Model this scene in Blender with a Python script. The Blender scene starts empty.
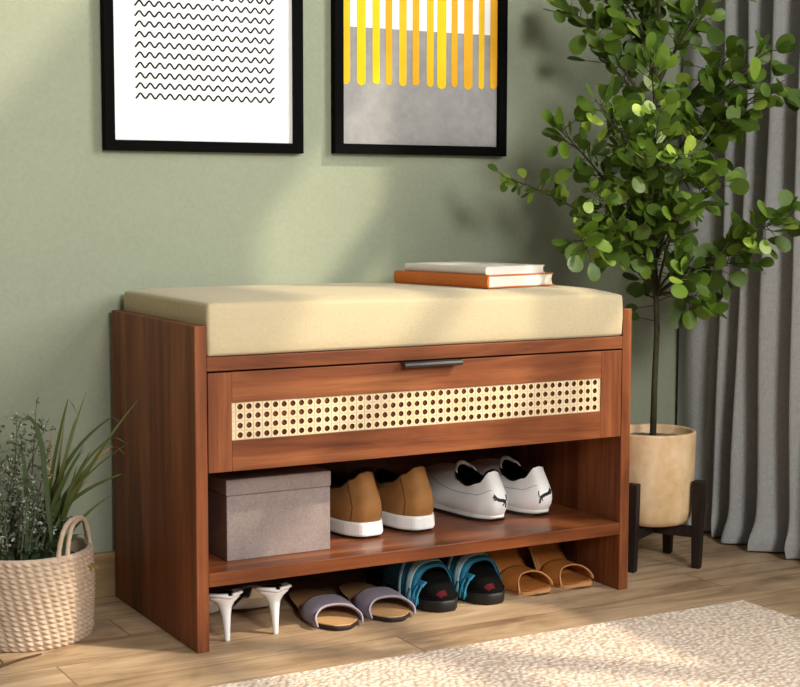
import bpy, bmesh, math, random
from mathutils import Vector, Matrix

PI = math.pi
S = bpy.context.scene
COL = S.collection
V = Vector

# ------------------------------------------------------------------ helpers
def link(o, parent=None):
    COL.objects.link(o)
    if parent is not None:
        o.parent = parent
    return o

def obj(name, bm, mat, parent=None, smooth=False, bevel=0.0, solid=0.0, subsurf=0, loc=None, rotz=0.0, seg=2, offset=-1):
    if bm.faces and not smooth == 'keep':
        for f in bm.faces:
            f.smooth = bool(smooth)
    bmesh.ops.recalc_face_normals(bm, faces=bm.faces) if bm.faces and solid == 0 else None
    me = bpy.data.meshes.new(name)
    bm.to_mesh(me); bm.free()
    for m in (mat if isinstance(mat, (list, tuple)) else [mat]):
        me.materials.append(m)
    o = bpy.data.objects.new(name, me)
    link(o, parent)
    if loc is not None: o.location = loc
    o.rotation_euler = (0, 0, rotz)
    if solid:
        md = o.modifiers.new('solid', 'SOLIDIFY'); md.thickness = solid; md.offset = offset
    if bevel:
        md = o.modifiers.new('bevel', 'BEVEL'); md.width = bevel; md.segments = seg; md.limit_method = 'ANGLE'; md.angle_limit = math.radians(40)
        md.harden_normals = False
    if subsurf:
        md = o.modifiers.new('sub', 'SUBSURF'); md.levels = subsurf; md.render_levels = subsurf
    return o

def tag(o, label, cat, group=None, kind=None):
    o['label'] = label; o['category'] = cat
    if group: o['group'] = group
    if kind: o['kind'] = kind
    return o

def structure(o, label=None):
    o['kind'] = 'structure'
    if label: o['label'] = label
    return o

def thing(name, label, cat, loc=(0, 0, 0), rotz=0.0, group=None):
    o = bpy.data.objects.new(name, None)
    o.empty_display_size = 0.05
    link(o)
    o.location = loc; o.rotation_euler = (0, 0, rotz)
    return tag(o, label, cat, group)

def copy_thing(root):
    r = root.copy(); COL.objects.link(r)
    for ch in list(root.children):
        c = ch.copy(); COL.objects.link(c); c.parent = r
        for g in list(ch.children):
            d = g.copy(); COL.objects.link(d); d.parent = c
    return r

def add_box(bm, a, b, mi=0):
    x0, y0, z0 = a; x1, y1, z1 = b
    vs = [bm.verts.new(p) for p in ((x0,y0,z0),(x1,y0,z0),(x1,y1,z0),(x0,y1,z0),(x0,y0,z1),(x1,y0,z1),(x1,y1,z1),(x0,y1,z1))]
    for q in ((0,3,2,1),(4,5,6,7),(0,1,5,4),(1,2,6,5),(2,3,7,6),(3,0,4,7)):
        f = bm.faces.new([vs[i] for i in q]); f.material_index = mi
    return vs

def box(a, b):
    bm = bmesh.new(); add_box(bm, a, b); return bm

def add_grid(bm, rows, closed_u=False, closed_v=False, mi=0):
    """rows: list of lists of points"""
    g = [[bm.verts.new(p) for p in r] for r in rows]
    nr, nc = len(g), len(g[0])
    for i in range(nr if closed_v else nr - 1):
        for j in range(nc if closed_u else nc - 1):
            a, b, c, d = g[i][j], g[i][(j+1) % nc], g[(i+1) % nr][(j+1) % nc], g[(i+1) % nr][j]
            f = bm.faces.new((a, b, c, d)); f.material_index = mi
    return g

def frame_of(t):
    t = t.normalized()
    up = V((0, 0, 1)) if abs(t.z) < 0.92 else V((1, 0, 0))
    x = t.cross(up).normalized(); y = x.cross(t).normalized()
    return x, y

def add_tube(bm, pts, radii, n=8, caps=True, mi=0, flat=1.0):
    pts = [V(p) for p in pts]
    if not isinstance(radii, (list, tuple)): radii = [radii] * len(pts)
    rows = []
    px = None
    for i, p in enumerate(pts):
        t = pts[min(i+1, len(pts)-1)] - pts[max(i-1, 0)]
        if px is None:
            x, y = frame_of(t)
        else:
            t.normalize(); x = (px - t * px.dot(t)).normalized(); y = x.cross(t).normalized()
        px = x
        rows.append([p + (x * math.cos(2*PI*k/n) + y * flat * math.sin(2*PI*k/n)) * radii[i] for k in range(n)])
    g = add_grid(bm, rows, closed_u=True, mi=mi)
    if caps:
        for r in (g[0][::-1], g[-1]):
            f = bm.faces.new(r); f.material_index = mi
    return g

def add_lathe(bm, prof, n=48, c=(0, 0), mi=0, cap0=False, cap1=False):
    rows = [[(c[0] + r*math.cos(2*PI*k/n), c[1] + r*math.sin(2*PI*k/n), z) for k in range(n)] for r, z in prof]
    g = add_grid(bm, rows, closed_u=True, mi=mi)
    if cap0: bm.faces.new(g[0][::-1]).material_index = mi
    if cap1: bm.faces.new(g[-1]).material_index = mi
    return g

def sstep(a, b, x):
    t = max(0.0, min(1.0, (x - a) / (b - a))); return t*t*(3 - 2*t)

def interp(pts, x):
    if x <= pts[0][0]: return pts[0][1]
    for (a, va), (b, vb) in zip(pts, pts[1:]):
        if x <= b:
            t = (x - a) / (b - a); t = t*t*(3 - 2*t)
            return va + (vb - va) * t
    return pts[-1][1]

def bez(p0, p1, p2, p3, t):
    u = 1 - t
    return p0*(u*u*u) + p1*(3*u*u*t) + p2*(3*u*t*t) + p3*(t*t*t)

def lin(h):
    h = h.lstrip('#'); out = []
    for i in (0, 2, 4):
        c = int(h[i:i+2], 16) / 255
        out.append(c/12.92 if c <= 0.04045 else ((c + 0.055)/1.055)**2.4)
    return (*out, 1.0)

# ------------------------------------------------------------------ materials
class NT:
    def __init__(self, name):
        self.m = bpy.data.materials.new(name); self.m.use_nodes = True
        self.t = self.m.node_tree; self.t.nodes.clear()
        self.out = self.n('ShaderNodeOutputMaterial'); self.b = self.n('ShaderNodeBsdfPrincipled')
        self.l(self.b.outputs[0], self.out.inputs[0])
    def n(self, typ, **kw):
        nd = self.t.nodes.new(typ)
        for k, v in kw.items(): setattr(nd, k, v)
        return nd
    def l(self, a, b): self.t.links.new(a, b)
    def set(self, **kw):
        for k, v in kw.items():
            s = self.b.inputs[k.replace('_', ' ')]
            if hasattr(v, 'is_output'): self.l(v, s)
            else: s.default_value = v
        return self
    def obj(self, scale=(1, 1, 1), rot=(0, 0, 0), loc=(0, 0, 0)):
        tc = self.n('ShaderNodeTexCoord'); mp = self.n('ShaderNodeMapping')
        mp.inputs['Scale'].default_value = scale; mp.inputs['Rotation'].default_value = rot; mp.inputs['Location'].default_value = loc
        self.l(tc.outputs['Object'], mp.inputs[0]); return mp.outputs[0]
    def noise(self, vec, scale, detail=4, rough=0.55, dist=0.0):
        nd = self.n('ShaderNodeTexNoise')
        nd.inputs['Scale'].default_value = scale; nd.inputs['Detail'].default_value = detail
        nd.inputs['Roughness'].default_value = rough; nd.inputs['Distortion'].default_value = dist
        self.l(vec, nd.inputs['Vector']); return nd.outputs['Fac']
    def voro(self, vec, scale, feature='F1', rnd=1.0):
        nd = self.n('ShaderNodeTexVoronoi', feature=feature)
        nd.inputs['Scale'].default_value = scale; nd.inputs['Randomness'].default_value = rnd
        self.l(vec, nd.inputs['Vector']); return nd.outputs['Distance']
    def ramp(self, fac, stops):
        nd = self.n('ShaderNodeValToRGB'); cr = nd.color_ramp
        while len(cr.elements) < len(stops): cr.elements.new(0.5)
        for e, (p, c) in zip(cr.elements, stops):
            e.position = p; e.color = c if len(c) == 4 else (*c, 1)
        self.l(fac, nd.inputs[0]); return nd.outputs[0]
    def math(self, op, a, b=None, c=None):
        nd = self.n('ShaderNodeMath', operation=op)
        for i, v in enumerate((a, b, c)):
            if v is None: continue
            if hasattr(v, 'is_output'): self.l(v, nd.inputs[i])
            else: nd.inputs[i].default_value = v
        return nd.outputs[0]
    def mix(self, fac, a, b, blend='MIX'):
        nd = self.n('ShaderNodeMix', data_type='RGBA', blend_type=blend)
        for s, v in ((nd.inputs[0], fac), (nd.inputs[6], a), (nd.inputs[7], b)):
            if hasattr(v, 'is_output'): self.l(v, s)
            else: s.default_value = v
        return nd.outputs[2]
    def bump(self, h, strength=0.2, dist=0.001):
        nd = self.n('ShaderNodeBump'); nd.inputs['Strength'].default_value = strength; nd.inputs['Distance'].default_value = dist
        self.l(h, nd.inputs['Height']); self.l(nd.outputs[0], self.b.inputs['Normal'])
        return self
    def sep(self, vec):
        nd = self.n('ShaderNodeSeparateXYZ'); self.l(vec, nd.inputs[0]); return nd.outputs

def plain(name, hexcol, rough=0.6, var=0.12, scale=60, bump=0.15, spec=0.5, bdist=0.0006, sheen=0.0):
    k = NT(name); v = k.obj()
    c = lin(hexcol); d = tuple(x*(1 - var) for x in c[:3]) + (1,); e = tuple(min(1, x*(1 + var)) for x in c[:3]) + (1,)
    f = k.noise(v, scale, 4)
    k.set(Base_Color=k.ramp(f, [(0.3, d), (0.7, e)]), Roughness=rough, Specular_IOR_Level=spec)
    if bump: k.bump(k.noise(v, scale*4, 3), bump, bdist)
    if sheen: k.set(Sheen_Weight=sheen)
    return k.m

def wood(name, axis, c0, c1, c2, rough=0.5, seed=0.0):
    k = NT(name)
    sc = [13.0, 13.0, 13.0]; sc[axis] = 1.1
    v = k.obj(tuple(sc), loc=(seed, seed*1.7, seed*0.6))
    f1 = k.noise(v, 1.6, 6, 0.62, 0.9)
    sc2 = [150.0, 150.0, 150.0]; sc2[axis] = 6.0
    v2 = k.obj(tuple(sc2), loc=(seed, 0, seed))
    f2 = k.noise(v2, 1.0, 4, 0.7, 0.2)
    base = k.ramp(f1, [(0.28, lin(c0)), (0.5, lin(c1)), (0.74, lin(c2))])
    fib = k.ramp(f2, [(0.30, (0.62, 0.58, 0.55, 1)), (0.55, (1, 1, 1, 1))])
    k.set(Base_Color=k.mix(0.75, base, fib, 'MULTIPLY'), Roughness=rough, Specular_IOR_Level=0.25)
    k.bump(f2, 0.12, 0.0005)
    return k.m

WN = ('#552a17', '#7c4527', '#9f633b')
M = {}
M['wood_z'] = wood('walnut_upright', 2, *WN)
M['wood_x'] = wood('walnut_along', 0, *WN, seed=3.1)
M['wood_x2'] = wood('walnut_shelf', 0, *WN, rough=0.3, seed=7.7)
M['wood_shade'] = wood('walnut_shaded', 0, '#472413', '#5f331c', '#764526', seed=5.0)  # darker copy of the walnut: recess shade put into the back panel's colour
M['black_metal'] = plain('black_metal', '#2a2624', 0.42, 0.06, 80, 0.05)
M['frame_black'] = plain('frame_black', '#060606', 0.75, 0.05, 50, 0.05, spec=0.06)

def fabric(name, hexcol, rough=0.95, warp=1500, amp=0.35, axes=(0, 2), tint=0.2):
    k = NT(name); v = k.obj()
    s = k.sep(v)
    a = k.math('SINE', k.math('MULTIPLY', s[axes[0]], warp))
    b = k.math('SINE', k.math('MULTIPLY', s[axes[1]], warp))
    w = k.math('MULTIPLY', a, b)
    sx = [120.0]*3; sx[axes[1]] = 900.0
    sy = [120.0]*3; sy[axes[0]] = 900.0
    n1 = k.noise(k.obj(tuple(sx)), 1.0, 2); n2 = k.noise(k.obj(tuple(sy)), 1.0, 2)
    n = k.math('ADD', n1, n2)
    c = lin(hexcol)
    lo = tuple(x*(1 - tint) for x in c[:3]) + (1,); hi = tuple(min(1, x*(1 + tint)) for x in c[:3]) + (1,)
    col = k.ramp(k.math('MULTIPLY', n, 0.5), [(0.35, lo), (0.65, hi)])
    k.set(Base_Color=col, Roughness=rough, Specular_IOR_Level=0.15, Sheen_Weight=0.15)
    k.bump(k.math('ADD', k.math('MULTIPLY', w, 0.5), n), amp, 0.0008)
    return k.m

M['cushion'] = fabric('cream_linen', '#c0b190', warp=2400, tint=0.07)
M['curtain'] = fabric('grey_linen', '#a5a6a5', warp=1400, axes=(1, 2), tint=0.16)

# wall paint
k = NT('green_wall'); v = k.obj()
f = k.noise(v, 3.0, 5); g = k.noise(v, 140, 3)
k.set(Base_Color=k.mix(0.5, k.ramp(f, [(0.3, lin('#939a84')), (0.7, lin('#a0a690'))]), k.ramp(g, [(0.3, lin('#949b86')), (0.7, lin('#a0a691'))])), Roughness=0.85, Specular_IOR_Level=0.2)
k.bump(k.noise(k.obj((90, 1, 700)), 1.0, 3), 0.08, 0.0006)
M['wall'] = k.m

# plank floor, boards along x, 0.1 m wide
k = NT('plank_floor'); v = k.obj(); s = k.sep(v)
ry = k.math('DIVIDE', k.math('SUBTRACT', s[1], 0.040), 0.102)
row = k.math('FLOOR', ry); fr = k.math('FRACT', ry)
offs = k.math('ADD', k.math('MULTIPLY', k.math('ADD', row, 1.0), 0.437), 0.17414)
lx = k.math('ADD', k.math('DIVIDE', s[0], 1.16), offs)
lf = k.math('FRACT', lx); li = k.math('FLOOR', lx)
seam = k.math('MAXIMUM', k.math('LESS_THAN', k.math('MINIMUM', fr, k.math('SUBTRACT', 1.0, fr)), 0.011),
              k.math('LESS_THAN', k.math('MINIMUM', lf, k.math('SUBTRACT', 1.0, lf)), 0.00125))
cmb = k.n('ShaderNodeCombineXYZ')
k.l(k.math('ADD', k.math('MULTIPLY', s[0], 2.2), k.math('MULTIPLY', li, 3.7)), cmb.inputs[0])
k.l(k.math('ADD', k.math('MULTIPLY', s[1], 11.0), k.math('MULTIPLY', row, 5.3)), cmb.inputs[1])
n1 = k.noise(cmb.outputs[0], 1.7, 6, 0.6, 1.2)
cmb2 = k.n('ShaderNodeCombineXYZ')
k.l(k.math('MULTIPLY', s[0], 9.0), cmb2.inputs[0]); k.l(k.math('MULTIPLY', s[1], 130.0), cmb2.inputs[1]); k.l(row, cmb2.inputs[2])
n2 = k.noise(cmb2.outputs[0], 1.0, 5, 0.7, 0.3)
n3 = k.noise(v, 7.0, 4, 0.6, 0.6)
base = k.ramp(n1, [(0.25, lin('#85694f')), (0.45, lin('#b59878')), (0.62, lin('#cfb291')), (0.8, lin('#e0c4a4'))])
base = k.mix(0.55, base, k.ramp(n2, [(0.3, (0.70, 0.66, 0.62, 1)), (0.6, (1, 1, 1, 1))]), 'MULTIPLY')
base = k.mix(0.6, base, k.ramp(n3, [(0.32, (0.68, 0.63, 0.58, 1)), (0.55, (1, 1, 1, 1))]), 'MULTIPLY')
base = k.mix(k.math('MULTIPLY', seam, 0.62), base, lin('#5a4630'))
k.set(Base_Color=base, Roughness=k.math('ADD', 0.42, k.math('MULTIPLY', n2, 0.15)), Specular_IOR_Level=0.35)
k.bump(k.math('SUBTRACT', k.math('MULTIPLY', n2, 0.3), seam), 0.25, 0.0012)
M['floor'] = k.m
k = NT('baseboard_wood'); v = k.obj((2, 10, 10))
n1 = k.noise(v, 2.0, 6, 0.6, 0.8)
k.set(Base_Color=k.ramp(n1, [(0.3, lin('#7d6240')), (0.7, lin('#a98a60'))]), Roughness=0.5)
M['baseboard'] = k.m

# chunky woven rug
k = NT('woven_rug'); v = k.obj((1.0, 1.45, 1.0), rot=(0, 0, 0.35))
vd = k.voro(v, 100, 'F1', 0.75)
n = k.noise(k.obj(), 30, 4); nf = k.noise(k.obj(), 420, 2)
base = k.ramp(vd, [(0.15, lin('#f8eadb')), (0.42, lin('#eedac8')), (0.7, lin('#cfb59e'))])
base = k.mix(0.5, base, k.ramp(n, [(0.3, (0.86, 0.82, 0.78, 1)), (0.65, (1, 1, 1, 1))]), 'MULTIPLY')
k.set(Base_Color=base, Roughness=0.95, Specular_IOR_Level=0.1, Sheen_Weight=0.2)
k.bump(k.math('ADD', k.math('MULTIPLY', vd, -1.0), k.math('MULTIPLY', nf, 0.25)), 0.8, 0.006)
M['rug'] = k.m

# cane webbing : fine diagonal / straight strand lines between the holes
k = NT('cane'); v = k.obj(); s = k.sep(v)
px = k.math('DIVIDE', k.math('SUBTRACT', s[0], 0.0654), 0.0145); pz = k.math('DIVIDE', k.math('SUBTRACT', s[2], 0.3168), 0.01425)
def nearline(val, w):
    fr = k.math('FRACT', val)
    return k.math('LESS_THAN', k.math('MINIMUM', fr, k.math('SUBTRACT', 1.0, fr)), w)
d1 = nearline(k.math('ADD', k.math('MULTIPLY', k.math('ADD', px, pz), 2.0), 0.5), 0.055)
d2 = nearline(k.math('ADD', k.math('MULTIPLY', k.math('SUBTRACT', px, pz), 2.0), 0.5), 0.055)
h1 = nearline(px, 0.035); h2 = nearline(pz, 0.03)
ln = k.math('MAXIMUM', k.math('MAXIMUM', k.math('MULTIPLY', d1, 0.55), k.math('MULTIPLY', d2, 0.55)), k.math('MAXIMUM', h1, k.math('MULTIPLY', h2, 0.6)))
base = k.mix(k.math('MULTIPLY', ln, 0.7), k.ramp(k.noise(v, 25, 3), [(0.3, lin('#d6c19a')), (0.7, lin('#e4d3b2'))]), lin('#9b7445'))
k.set(Base_Color=base, Roughness=0.6)
k.bump(k.math('MULTIPLY', ln, -1.0), 0.4, 0.0006)
M['cane'] = k.m

# felt storage box
k = NT('grey_box'); v = k.obj()
n = k.noise(v, 22, 5, 0.65, 0.5); n2 = k.noise(v, 260, 3)
k.set(Base_Color=k.mix(0.4, k.ramp(n, [(0.3, lin('#817471')), (0.7, lin('#9c8d89'))]), k.ramp(n2, [(0.3, lin('#796d69')), (0.7, lin('#9f928d'))])), Roughness=0.9, Specular_IOR_Level=0.2)
k.bump(n2, 0.25, 0.0006)
M['box'] = k.m

M['brown_leather'] = plain('tan_suede', '#9c6c38', 0.75, 0.14, 40, 0.12)
M['white_rubber'] = plain('white_rubber', '#f1efec', 0.5, 0.02, 60, 0.04)
M['black_rubber'] = plain('black_rubber', '#131211', 0.6, 0.1, 80, 0.1)
M['black_lining'] = plain('black_lining', '#0b0b0b', 0.9, 0.2, 200, 0.2, spec=0.1)
M['dark_lining'] = plain('dark_brown_lining', '#19120d', 0.9, 0.2, 200, 0.2)
M['seam'] = plain('dark_stitch', '#5a3a1c', 0.8, 0.1, 200, 0.1)
M['white_leather'] = plain('white_leather', '#f8f8f7', 0.42, 0.02, 60, 0.05)
M['pale_stitch'] = plain('pale_stitch', '#b9b7b5', 0.7, 0.05, 200, 0.1)
M['heel_white'] = plain('glossy_white', '#efeeee', 0.22, 0.015, 40, 0.0)
M['lavender'] = plain('lavender_suede', '#8f8394', 0.85, 0.08, 220, 0.25, sheen=0.2)
M['lav_edge'] = plain('lavender_edge', '#a89eab', 0.8, 0.05, 220, 0.2)
M['insole_tan'] = plain('tan_insole', '#c69a6a', 0.6, 0.08, 70, 0.1)
M['insole_dark'] = plain('brown_insole', '#5b3c28', 0.7, 0.1, 70, 0.1)
M['sole_dark'] = plain('dark_sole', '#2a1a17', 0.6, 0.1, 80, 0.1)
M['tan_leather'] = plain('tan_leather', '#a9672f', 0.45, 0.12, 50, 0.12)
M['tan_edge'] = plain('pale_tan_edge', '#c9935f', 0.5, 0.08, 60, 0.08)
M['teal'] = plain('teal_webbing', '#20637d', 0.65, 0.12, 260, 0.2)
M['light_blue'] = plain('pale_blue_band', '#9fc3cb', 0.6, 0.08, 260, 0.15)
M['mid_blue'] = plain('blue_panel', '#2d86a8', 0.55, 0.08, 120, 0.1)
M['dark_red'] = plain('dark_red_print', '#4e1019', 0.7, 0.15, 60, 0.1, spec=0.1)
M['paper'] = plain('page_paper', '#d9d3c7', 0.8, 0.03, 30, 0.0)
M['orange'] = plain('orange_cloth', '#c1651c', 0.6, 0.06, 120, 0.12)
M['white_cover'] = plain('white_cover', '#d8d2c8', 0.55, 0.03, 60, 0.05)
M['print_white'] = plain('print_white', '#f7f7f5', 0.75, 0.01, 10, 0.0, spec=0.2)
M['ink'] = plain('black_ink', '#111111', 0.7, 0.05, 50, 0.0, spec=0.2)
M['bark'] = plain('bark', '#3d3a26', 0.85, 0.25, 90, 0.5, bdist=0.002)
M['soil'] = plain('dark_soil', '#2f2318', 0.95, 0.4, 120, 0.9, bdist=0.004)
M['gravel'] = plain('grey_gravel', '#8f8573', 0.9, 0.3, 160, 0.9, bdist=0.004)
M['stand_wood'] = wood('black_stand', 2, '#1c1614', '#2a201c', '#382b25', rough=0.55)
M['twig'] = plain('brown_twig', '#5b3f26', 0.85, 0.2, 150, 0.4)
M['sprig_stem'] = plain('sprig_stem', '#5c6044', 0.8, 0.15, 100, 0.1)
M['window_white'] = plain('window_paint', '#e6e4de', 0.5, 0.02, 40, 0.0)
M['grey_print'] = None
k = NT('concrete_print'); v = k.obj()
n = k.noise(v, 9, 6, 0.6, 0.6); n2 = k.noise(v, 60, 4)
k.set(Base_Color=k.mix(0.35, k.ramp(n, [(0.3, lin('#8e8d8d')), (0.7, lin('#a9a7a5'))]), k.ramp(n2, [(0.3, lin('#878685')), (0.7, lin('#aaa9a6'))])), Roughness=0.8, Specular_IOR_Level=0.2)
M['grey_print'] = k.m
M['grey_print_dark'] = plain('concrete_print_dark', '#787570', 0.8, 0.1, 40, 0.0, spec=0.2)
for i, c in enumerate(('#f0c127', '#f6cf1f', '#e9ad26')):
    M['yellow%d' % i] = plain('yellow_bar_%d' % i, c, 0.75, 0.05, 30, 0.0, spec=0.2)

# pot : pale tan glazed clay with soft vertical blotches
k = NT('tan_pot'); v = k.obj((1, 1, 0.45))
n = k.noise(v, 26, 4, 0.55, 0.3); n2 = k.noise(k.obj((1, 1, 1)), 70, 3)
k.set(Base_Color=k.mix(0.3, k.ramp(n, [(0.3, lin('#d0ab7c')), (0.52, lin('#e6c49a')), (0.72, lin('#f2d9b4'))]), k.ramp(n2, [(0.3, lin('#cda878')), (0.7, lin('#ecd0a6'))])), Roughness=0.5, Specular_IOR_Level=0.35)
k.bump(n2, 0.06, 0.001)
M['pot'] = k.m

# rope basket
k = NT('cream_rope'); v = k.obj()
k.set(Base_Color=k.ramp(k.noise(v, 90, 4), [(0.3, lin('#bca48d')), (0.7, lin('#d0bba6'))]), Roughness=0.9, Specular_IOR_Level=0.15)
k.bump(k.noise(v, 700, 2), 0.3, 0.0008)
M['rope'] = k.m

def leafmat(name, lo, mid, hi, rough=0.45, trans=0.25):
    k = NT(name)
    at = k.n('ShaderNodeAttribute', attribute_name='tint')
    sepc = k.n('ShaderNodeSeparateColor'); k.l(at.outputs['Color'], sepc.inputs[0])
    v = k.obj()
    c = k.ramp(sepc.outputs[0], [(0.0, lin(lo)), (0.5, lin(mid)), (1.0, lin(hi))])
    c = k.mix(0.35, c, k.ramp(k.noise(v, 130, 3), [(0.3, (0.75, 0.75, 0.7, 1)), (0.7, (1, 1, 1, 1))]), 'MULTIPLY')
    k.set(Base_Color=c, Roughness=rough, Specular_IOR_Level=0.4)
    tr = k.n('ShaderNodeBsdfTranslucent'); k.l(c, tr.inputs[0])
    mx = k.n('ShaderNodeMixShader'); mx.inputs[0].default_value = trans
    k.l(k.b.outputs[0], mx.inputs[1]); k.l(tr.outputs[0], mx.inputs[2]); k.l(mx.outputs[0], k.out.inputs[0])
    return k.m
M['leaf'] = leafmat('ficus_leaf', '#40581a', '#668426', '#9db548')
M['grass'] = leafmat('spiky_blade', '#4a5f34', '#7c7c40', '#b08646', 0.5, 0.15)
M['sprig'] = leafmat('sprig_leaf', '#4a5a3a', '#7f8b78', '#c9cec2', 0.7, 0.15)

def tint_faces(bm, faces, val):
    lay = bm.loops.layers.color.get('tint') or bm.loops.layers.color.new('tint')
    for f in faces:
        for lp in f.loops: lp[lay] = (val, val, val, 1)

# ------------------------------------------------------------------ setting
WY = 0.391      # back wall plane
XR = 1.32       # right wall plane
structure(obj('wall_back', box((-3.2, WY, 0), (XR + 0.12, WY + 0.1, 2.6)), M['wall']), 'plain sage green plaster wall behind the bench')
structure(obj('floor', box((-3.2, -4.2, -0.05), (XR + 0.12, WY + 0.1, 0)), M['floor']), 'light brown wooden plank floor')
structure(obj('baseboard_back', box((-3.2, WY - 0.012, 0), (XR, WY, 0.077)), M['baseboard'], bevel=0.002), 'low wooden baseboard along the green wall')

# right wall with one window opening (daylight and sun come in through it)
wy0, wy1, wz0, wz1 = -1.66, -0.30, 0.80, 1.98
bm = bmesh.new()
add_box(bm, (XR, -4.2, 0), (XR + 0.1, wy0, 2.6)); add_box(bm, (XR, wy1, 0), (XR + 0.1, WY, 2.6))
add_box(bm, (XR, wy0, 0), (XR + 0.1, wy1, wz0)); add_box(bm, (XR, wy0, wz1), (XR + 0.1, wy1, 2.6))
structure(obj('wall_right', bm, M['wall']), 'green side wall behind the grey curtain')
win = structure(bpy.data.objects.new('window_1', None)); link(win); win.location = (XR, wy0, wz0)
bm = bmesh.new()
t0, t1 = 0.0, 0.03
fr = 0.035
W_, H_ = wy1 - wy0, wz1 - wz0
for a, b in (((t0, 0, 0), (t1, W_, fr)), ((t0, 0, H_ - fr), (t1, W_, H_)), ((t0, 0, fr), (t1, fr, H_ - fr)), ((t0, W_ - fr, fr), (t1, W_, H_ - fr))):
    add_box(bm, a, b)
structure(obj('window_frame', bm, M['window_white'], win))
bm = bmesh.new()
for yb in (-0.63, -1.14):
    add_box(bm, (t0, yb - wy0 - 0.035, fr), (t1, yb - wy0 + 0.035, H_ - fr))
for zb in (1.20, 1.58):
    for ya, yb in ((wy0 + fr, -1.175), (-1.105, -0.665), (-0.595, wy1 - fr)):
        add_box(bm, (t0, ya - wy0, zb - wz0 - 0.03), (t1, yb - wy0, zb - wz0 + 0.03))
structure(obj('window_muntin', bm, M['window_white'], win))

# ------------------------------------------------------------------ storage bench
BW, BD, BH, T = 0.80, 0.376, 0.4903, 0.0193
bench = thing('storage_bench', 'walnut brown shoe bench with a cane fronted drawer and open shoe shelf', 'bench', (0, 0, 0))
obj('side_panel', box((0, 0, 0), (T, BD, BH)), M['wood_z'], bench, bevel=0.0012)
obj('side_panel', box((BW - T, 0, 0), (BW, BD, BH)), M['wood_z'], bench, bevel=0.0012)
obj('seat_board', box((T, 0, 0.4224), (BW - T, BD, 0.4433)), M['wood_x'], bench, bevel=0.001)
obj('shelf_board', box((T, 0, 0.0982), (BW - T, BD - 0.014, 0.1192)), M['wood_x2'], bench, bevel=0.0014)
obj('back_panel', box((T, BD - 0.012, 0.04), (BW - T, BD, 0.4224)), M['wood_shade'], bench)
dx0, dx1, dz0, dz1 = 0.0206, 0.7794, 0.2705, 0.4195
cx0, cx1, cz0, cz1 = 0.0587, 0.7366, 0.3168, 0.3738
bm = box((0.030, 0.0185, 0.274), (BW - 0.030, BD - 0.02, 0.412)); add_box(bm, (cx0 + 0.0005, 0.0068, cz0 + 0.0005), (cx1 - 0.0005, 0.0186, cz1 - 0.0005))
drw = obj('drawer', bm, M['wood_x'], bench)
obj('stile', box((dx0, 0, dz0), (cx0, 0.018, dz1)), M['wood_z'], drw, bevel=0.0008)
obj('stile', box((cx1, 0, dz0), (dx1, 0.018, dz1)), M['wood_z'], drw, bevel=0.0008)
obj('rail', box((cx0, 0, cz1), (cx1, 0.018, dz1)), M['wood_x'], drw, bevel=0.0008)
obj('rail', box((cx0, 0, dz0), (cx1, 0.018, cz0)), M['wood_x'], drw, bevel=0.0008)
# cane webbing with real round holes
bm = bmesh.new(); yc = 0.003
pxx, pzz, hr = 0.0145, 0.01425, 0.0045
def quad(x0, z0, x1, z1):
    bm.faces.new([bm.verts.new(p) for p in ((x0, yc, z0), (x1, yc, z0), (x1, yc, z1), (x0, yc, z1))])
ncol = 46; xs = 0.0654
quad(cx0, cz0, xs, cz1); quad(xs + ncol*pxx, cz0, cx1, cz1)
for i in range(ncol):
    for j in range(4):
        cx, cz = xs + (i + .5)*pxx, cz0 + (j + .5)*pzz
        hw, hh = pxx/2, pzz/2
        outer, inner = [], []
        for q in range(16):
            a = 2*PI*q/16 + PI/4*0
            ca, sa = math.cos(a), math.sin(a)
            m = max(abs(ca), abs(sa))
            outer.append(bm.verts.new((cx + hw*ca/m, yc, cz + hh*sa/m)))
            inner.append(bm.verts.new((cx + hr*ca, yc, cz + hr*sa)))
        for q in range(16):
            bm.faces.new((outer[q], outer[(q+1) % 16], inner[(q+1) % 16], inner[q]))
bmesh.ops.remove_doubles(bm, verts=bm.verts, dist=1e-6)
cn = obj('cane_panel', bm, M['cane'], drw, solid=0.0012, offset=0)
cn['label'] = 'pale woven cane panel with rows of round holes'
bm = bmesh.new()
hx0, hx1 = 0.3452, 0.4516
prof = [(0.004, 0.4205), (-0.012, 0.4205), (-0.0155, 0.4190), (-0.0165, 0.4155), (-0.0150, 0.4125), (-0.0125, 0.4120), (-0.0125, 0.4172), (0.004, 0.4180)]
g = add_grid(bm, [[(x, y, z) for y, z in prof] for x in (hx0, hx1)], closed_u=True)
bm.faces.new(g[0]); bm.faces.new(g[1][::-1])
hd = obj('handle', bm, M['black_metal'], drw, bevel=0.0005)
hd['label'] = 'dark metal finger pull'

# ------------------------------------------------------------------ seat cushion
bm = bmesh.new()
c0x, c1x, c0y, c1y, cb = T + 0.001, BW - T - 0.001, -0.001, BD - 0.004, 0.4437
NX, NY = 54, 26
def edge_t(n):
    return [i/n for i in range(n + 1)]
def cush(u, w, e):
    """u,w in 0..1 on the top, e = edge rounding radius"""
    x = c0x + (c1x - c0x)*u; y = c0y + (c1y - c0y)*w
    d = 1 - (1 - (1 - abs(2*u - 1)**7)) ; d = (1 - abs(2*u - 1)**14)*(1 - abs(2*w - 1)**8)
    z = 0.5225 - 0.0075*u + (0.0070 + 0.0060*u)*d
    return V((x, y, z))
us, ws = edge_t(NX), edge_t(NY)
r_ = 0.010
top = [[cush(u, w, 0) for u in us] for w in ws]
def inset(p):
    # pull the top's rim in so the edge reads as a soft rounded seam
    q = p.copy()
    ex = min(q.x - c0x, c1x - q.x); ey = min(q.y - c0y, c1y - q.y)
    return q
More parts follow.
